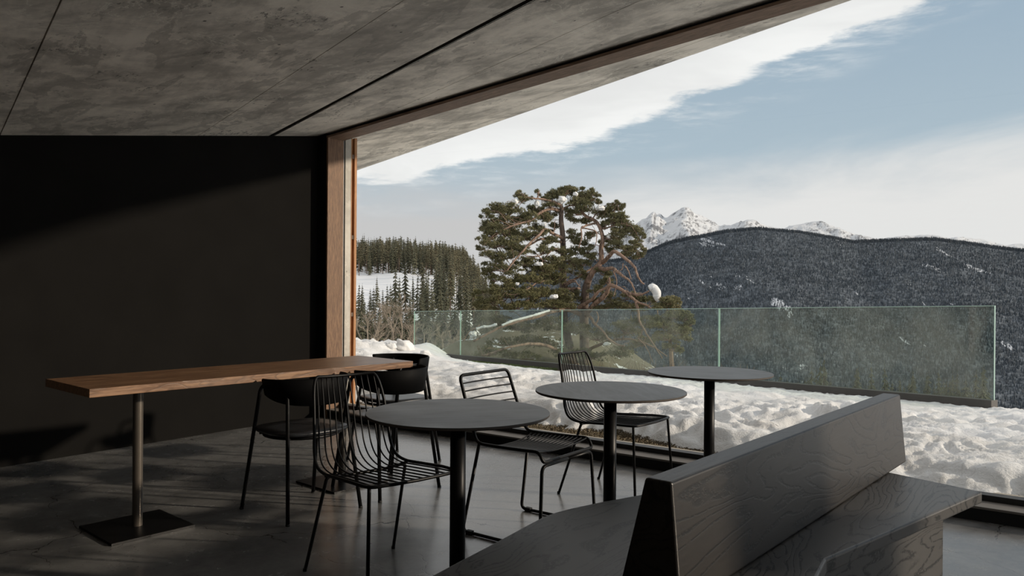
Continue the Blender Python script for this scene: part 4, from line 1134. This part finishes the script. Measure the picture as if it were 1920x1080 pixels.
# loose trees standing below the clearing
low_spots = [(672, 290, .62, 0), (681, 270, .55, 1), (695, 330, .5, 2), (707, 335, .6, 1), (718, 300, .5, 0), (740, 300, .9, 1), (750, 258, .70, 0), (760, 312, .95, 1), (732, 280, .66, 2), (775, 336, .62, 1), (782, 296, .8, 0), (791, 284, .7, 2), (800, 274, .75, 1), (809, 264, .66, 0), (700, 262, .6, 2), (727, 262, .55, 0)]
ORD = ['leftmost', 'second from the left', 'third from the left', 'fourth from the left', 'fifth from the left', 'sixth from the left', 'seventh from the left', 'eighth from the left', 'eighth from the right', 'seventh from the right', 'sixth from the right', 'fifth from the right', 'fourth from the right', 'third from the right', 'second from the right', 'rightmost']
for k, (px, y, s, pid) in enumerate(sorted(low_spots)):
    x = ray(px, 560).x * y; taken.append((x, y))
    sz = 'tall' if s >= 0.85 else ('small' if s < 0.6 else 'medium')
    bg_tree(x, y, pid, s, 'clearing_spruce', sz + ' spruce on the snowy clearing, ' + ORD[k] + ' of the row', 'spruces below the clearing')
# the forest coming down to the right of the clearing
n_ = 0; k_ = 0
while n_ < 95 and k_ < 20000:
    k_ += 1
    y = R.uniform(270, 450); t_ = R.uniform(-0.118 + 0.05 * sstep(300, 450, y) * 0 , 0.0); x = t_ * y
    if t_ < -0.098 + 0.0 * y and y > 330: continue
    if not free(x, y, 6.6): continue
    n_ += 1
    bg_tree(x, y, R.choice([0, 1, 2, 1, 5]), R.uniform(0.7, 1.0), 'slope_spruce', 'dark spruce on the wooded slope right of the snowy clearing', 'spruces right of the clearing')
n_ = 0; k_ = 0
while n_ < 100 and k_ < 20000:
    k_ += 1
    t_ = R.uniform(-0.222, 0.0); y = R.uniform(175, 262); x = t_ * y
    if not free(x, y, 4.2): continue
    n_ += 1
    bg_tree(x, y, R.choice([0, 2, 1]), R.uniform(0.34, 0.60), 'valley_spruce', 'low dark spruce in the brushwood at the foot of the hill', 'spruces at the foot of the hill')
# trees outside the photo's crop and the dark wood behind the pine: one mass each
def tree_mass(name, spots, label):
    V, F, MI = [], [], []
    for (x, y, s, pid) in spots:
        me = protos[pid][0]; n = len(V); z = valley_z(x, y) - .3; a = R.uniform(0, 6.28); ca, sa = math.cos(a), math.sin(a)
        for vt in me.vertices:
            c = vt.co; V.append((x + s * (c.x * ca - c.y * sa), y + s * (c.x * sa + c.y * ca), z + s * c.z))
        for p in me.polygons: F.append(tuple(i + n for i in p.vertices)); MI.append(p.material_index)
    o = mesh(name, V, F, [M['spruce'], M['trunk']])
    for p, mi in zip(o.data.polygons, MI): p.material_index = mi
    tag(o, label, 'forest', kind='stuff'); return o
sp_ = []
for i in range(700):
    t_ = R.uniform(-0.72, -0.345); y = R.choice([R.uniform(455, 640), R.uniform(180, 330), R.uniform(460, 560)]); sp_.append((t_ * y, y, R.uniform(.55, 1.05), R.choice([0, 1, 2, 3, 5])))
for i in range(260):
    t_ = R.uniform(-0.36, -0.232); y = R.choice([R.uniform(455, 640), R.uniform(180, 300)]); sp_.append((t_ * y, y, R.uniform(.55, 1.0), R.choice([0, 1, 2, 3, 5])))
for i in range(520):
    t_ = R.uniform(-0.225, 0.01); y = R.uniform(556, 740); sp_.append((t_ * y, y, R.uniform(.7, 0.98), R.choice([0, 1, 3, 4, 5])))
for i in range(560):
    t_ = R.uniform(0.03, 0.62); y = R.uniform(150, 330); sp_.append((t_ * y, y, R.uniform(.5, .95), R.choice([0, 1, 2])))
tree_mass('deep_forest', sp_, 'dense dark forest filling the hillside and valley behind the pine')

# bare deciduous trees
def bare_tree(px, y, h, seed, label):
    rr = random.Random(seed); x = ray(px, 560).x * y; root = Vector((x, y, valley_z(x, y) - .3))
    parts = []
    def grow(p, d, L, r, lev):
        q = p + d * L * 0.5 + Vector((rr.gauss(0, .04), rr.gauss(0, .04), 0)) * L; e = p + d * L
        parts.append(tube([p, q, e], [r, r * .8, r * .55], 4 if lev else 6, cap=False))
        if lev == 4: return
        for k in range(4 if lev < 2 else 5):
            s_ = rr.uniform(0.35, 1.0); b = p + d * L * s_
            nd = (d + Vector((rr.gauss(0, .55), rr.gauss(0, .55), rr.uniform(-.05, .35)))).normalized()
            grow(b, nd, L * rr.uniform(.42, .62), max(0.017, r * 0.45), lev + 1)
    grow(Vector((0, 0, 0)), Vector((rr.uniform(-.03, .03), 0, 1)), h * 0.62, h * 0.013, 0)
    V, F = merge(parts)
    o = mesh('bare_tree', V, F, M['baretwig'], None, False, root); tag(o, label, 'tree', 'bare trees at the foot of the hill'); return o
bare_tree(690, 120, 11.7, 4, 'pale bare tree with spreading crown beside the larch batten')
bare_tree(738, 128, 11.7, 8, 'bushy bare tree between the dark spruces')
bare_tree(755, 136, 12.0, 12, 'thin bare tree just left of the balustrade end')
bare_tree(771, 114, 9.1, 15, 'low bare tree touching the balustrade end')
bare_tree(795, 122, 10.4, 19, 'bare tree seen through the first glass pane')
bare_tree(826, 130, 10.4, 23, 'thin bare tree in the middle of the first glass pane')
bare_tree(720, 110, 9.8, 29, 'low bare tree right of the pale spreading one')
bare_tree(706, 134, 8.5, 31, 'smallest bare tree, right behind the snow bank')
bare_tree(848, 126, 9.1, 23, 'bare tree beside the first seam of the balustrade')

# brushwood behind the glass on the right
def shrub(px, py, Y, h, wd, seed, label):
    rr = random.Random(seed); base = P(px, py, Y); parts = []
    for k in range(55):
        a = rr.uniform(0, 6.28); sp2 = rr.uniform(0, wd); b = Vector((rr.gauss(0, wd * .35), rr.gauss(0, wd * .3), 0))
        e = b + Vector((math.cos(a) * sp2 * .5, math.sin(a) * sp2 * .5, h * rr.uniform(.5, 1.1)))
        parts.append(tube([b, (b + e) / 2 + Vector((rr.gauss(0, .06), rr.gauss(0, .06), 0)), e], [.012, .010, .005], 3, cap=False))
    V, F = merge(parts); o = mesh('brushwood', V, F, M['trunk'], None, False, base); tag(o, label, 'shrub', 'brushwood below the terrace'); return o
shrub(1178, 730, 22, 0.81, 1.6, 1, 'bare brushwood behind the glass below the big pine')
shrub(1245, 735, 25, 0.68, 1.5, 2, 'bare brushwood behind the glass below the small pine')
shrub(1300, 738, 21, 0.74, 1.6, 3, 'bare brushwood behind the glass at the right edge')
shrub(940, 715, 26, 0.62, 1.4, 5, 'bare brushwood behind the second glass pane at the left')

# ---------------------------------------------------------------- far mountains
def ridge_mesh(name, tab, D0, D1, zbot, mat, label, nx, ny, amp, fr, tmin, tmax, sharp=1.0, seed=0.0, crest=0.0):
    """mountain whose crest (photo x -> y) stands at distance D1 and whose foot is at D0"""
    V, F = [], []
    for j in range(ny):
        q = j / (ny - 1)
        for i in range(nx):
            px = tmin + (tmax - tmin) * i / (nx - 1)
            y_ = D0 + (D1 - D0) * q
            x_ = ray(px, 540).x * D1 * (0.55 + 0.45 * q)
            top = P(px, lerp_tab(tab, px), D1).z
            prof = q ** sharp
            n = 0.0; a_, f_ = 1.0, fr
            for k in range(6):
                n += a_ * (0.5 - abs(mnoise.noise((x_ * f_ + seed, y_ * f_, k * 3.1)))); a_ *= .52; f_ *= 2.05
            z = zbot + (top - zbot) * prof + n * amp * (math.sin(math.pi * min(1, q * 0.94 + 0.03)) ** 0.6 + crest * q)
            V.append((x_, y_, z))
    for i in range(nx):                       # far side drops away
        px = tmin + (tmax - tmin) * i / (nx - 1); b = V[(ny - 1) * nx + i]
        V.append((b[0] * 1.12, b[1] * 1.12, zbot))
    for j in range(ny):
        for i in range(nx - 1):
            a = j * nx + i; F.append((a, a + 1, a + 1 + nx, a + nx))
    o = mesh(name, V, F, mat, None, True); tag(o, label, kind='structure'); return o, V
def mk_peak():
    m, q = material('snow_and_rock_peaks')
    sep = q.new('ShaderNodeSeparateXYZ'); q.put(sep.inputs[0], q.geo.outputs['True Normal'])
    n = q.noise(q.pos, 0.006, 8, 0.72, 0.4); n2 = q.noise(q.mapping(q.pos, scale=(1, 1, .35)), 0.02, 5, 0.7)
    k = q.math('ADD', sep.outputs[2], q.math('ADD', q.math('MULTIPLY', q.math('SUBTRACT', n, 0.5), 1.3), q.math('MULTIPLY', q.math('SUBTRACT', n2, 0.5), 0.9)))
    c = q.mix(q.smooth(k, 0.46, 0.76), rgb(0.20, 0.205, 0.22), rgb(0.66, 0.675, 0.70))
    setp(q, c, 0.8, bump=n2, bstr=0.8, bdist=20)
    return m
PEAK = [(-200, 600), (300, 600), (700, 600), (900, 560), (1000, 545), (1050, 520), (1085, 485), (1110, 466), (1135, 470), (1165, 450), (1185, 430), (1200, 419), (1212, 413), (1220, 404), (1226, 401.5), (1231, 408), (1236, 405.5), (1244, 415), (1252, 416), (1262, 411), (1270, 405), (1278, 400), (1284, 398.5), (1291, 401), (1300, 410), (1310, 414), (1320, 418), (1350, 432), (1400, 420), (1460, 440), (1540, 425), (1640, 455), (1760, 450), (1900, 470), (2200, 480)]
ridge_mesh('snow_peaks', PEAK, 5500, 9000, -300, mk_peak(), 'jagged snow covered peaks under the pale sky', 620, 120, 250, 0.0016, -200, 2200, 1.5, 4.0, 0.12)
def mk_fmount():
    m, q = material('forested_mountain_side')
    n = q.noise(q.pos, 0.05, 5, 0.7); g_ = q.noise(q.mapping(q.pos, scale=(1.6, .5, .5)), 0.0035, 5, 0.65, 0.4)
    c = q.mix(q.smooth(n, 0.4, 0.62), rgb(0.045, 0.057, 0.071), rgb(0.13, 0.15, 0.175))  # bluish haze of the distance put into the slope colour
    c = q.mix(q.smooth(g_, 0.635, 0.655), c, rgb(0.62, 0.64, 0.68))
    setp(q, c, 0.9)
    return m
FM = [(-200, 600), (600, 600), (900, 560), (1000, 510), (1080, 492), (1140, 490), (1180, 488), (1200, 481), (1220, 472), (1240, 463), (1262, 455), (1290, 448), (1320, 444), (1360, 436), (1420, 432), (1500, 440), (1600, 455), (1750, 450), (1900, 470), (2200, 480)]
fm, FV = ridge_mesh('forest_mountain', FM, 1700, 4000, -560, mk_fmount(), 'dark forested mountain with painted blue haze in front of the snow peaks', 300, 60, 60, 0.0012, 850, 2200, 1.05, 9.0)
# its trees: far too many to count
V, F = [], []
NXF, NYF = 300, 60
for k in range(110000):
    i = R.randrange(30, NXF - 1); j = R.randrange(4, NYF - 1)
    if R.random() < 0.15: j = NYF - 2
    a = FV[j * NXF + i]; b = FV[j * NXF + i + 1]; c = FV[(j + 1) * NXF + i]
    u_, v__ = R.random(), R.random()
    p = Vector(a) + (Vector(b) - Vector(a)) * u_ + (Vector(c) - Vector(a)) * v__
    h = R.uniform(7, 15); r = h * 0.17; n = len(V); a0 = R.uniform(0, 2)
    V += [p + Vector((math.cos(a0 + q * 2.094) * r, math.sin(a0 + q * 2.094) * r, -2)) for q in range(3)] + [p + Vector((0, 0, h))]
    F += [(n, n + 1, n + 3), (n + 1, n + 2, n + 3), (n + 2, n, n + 3)]
o = mesh('far_forest', V, F, M['farforest']); tag(o, 'forest with painted blue haze covering the mountain below the snow peaks', 'forest', kind='stuff')
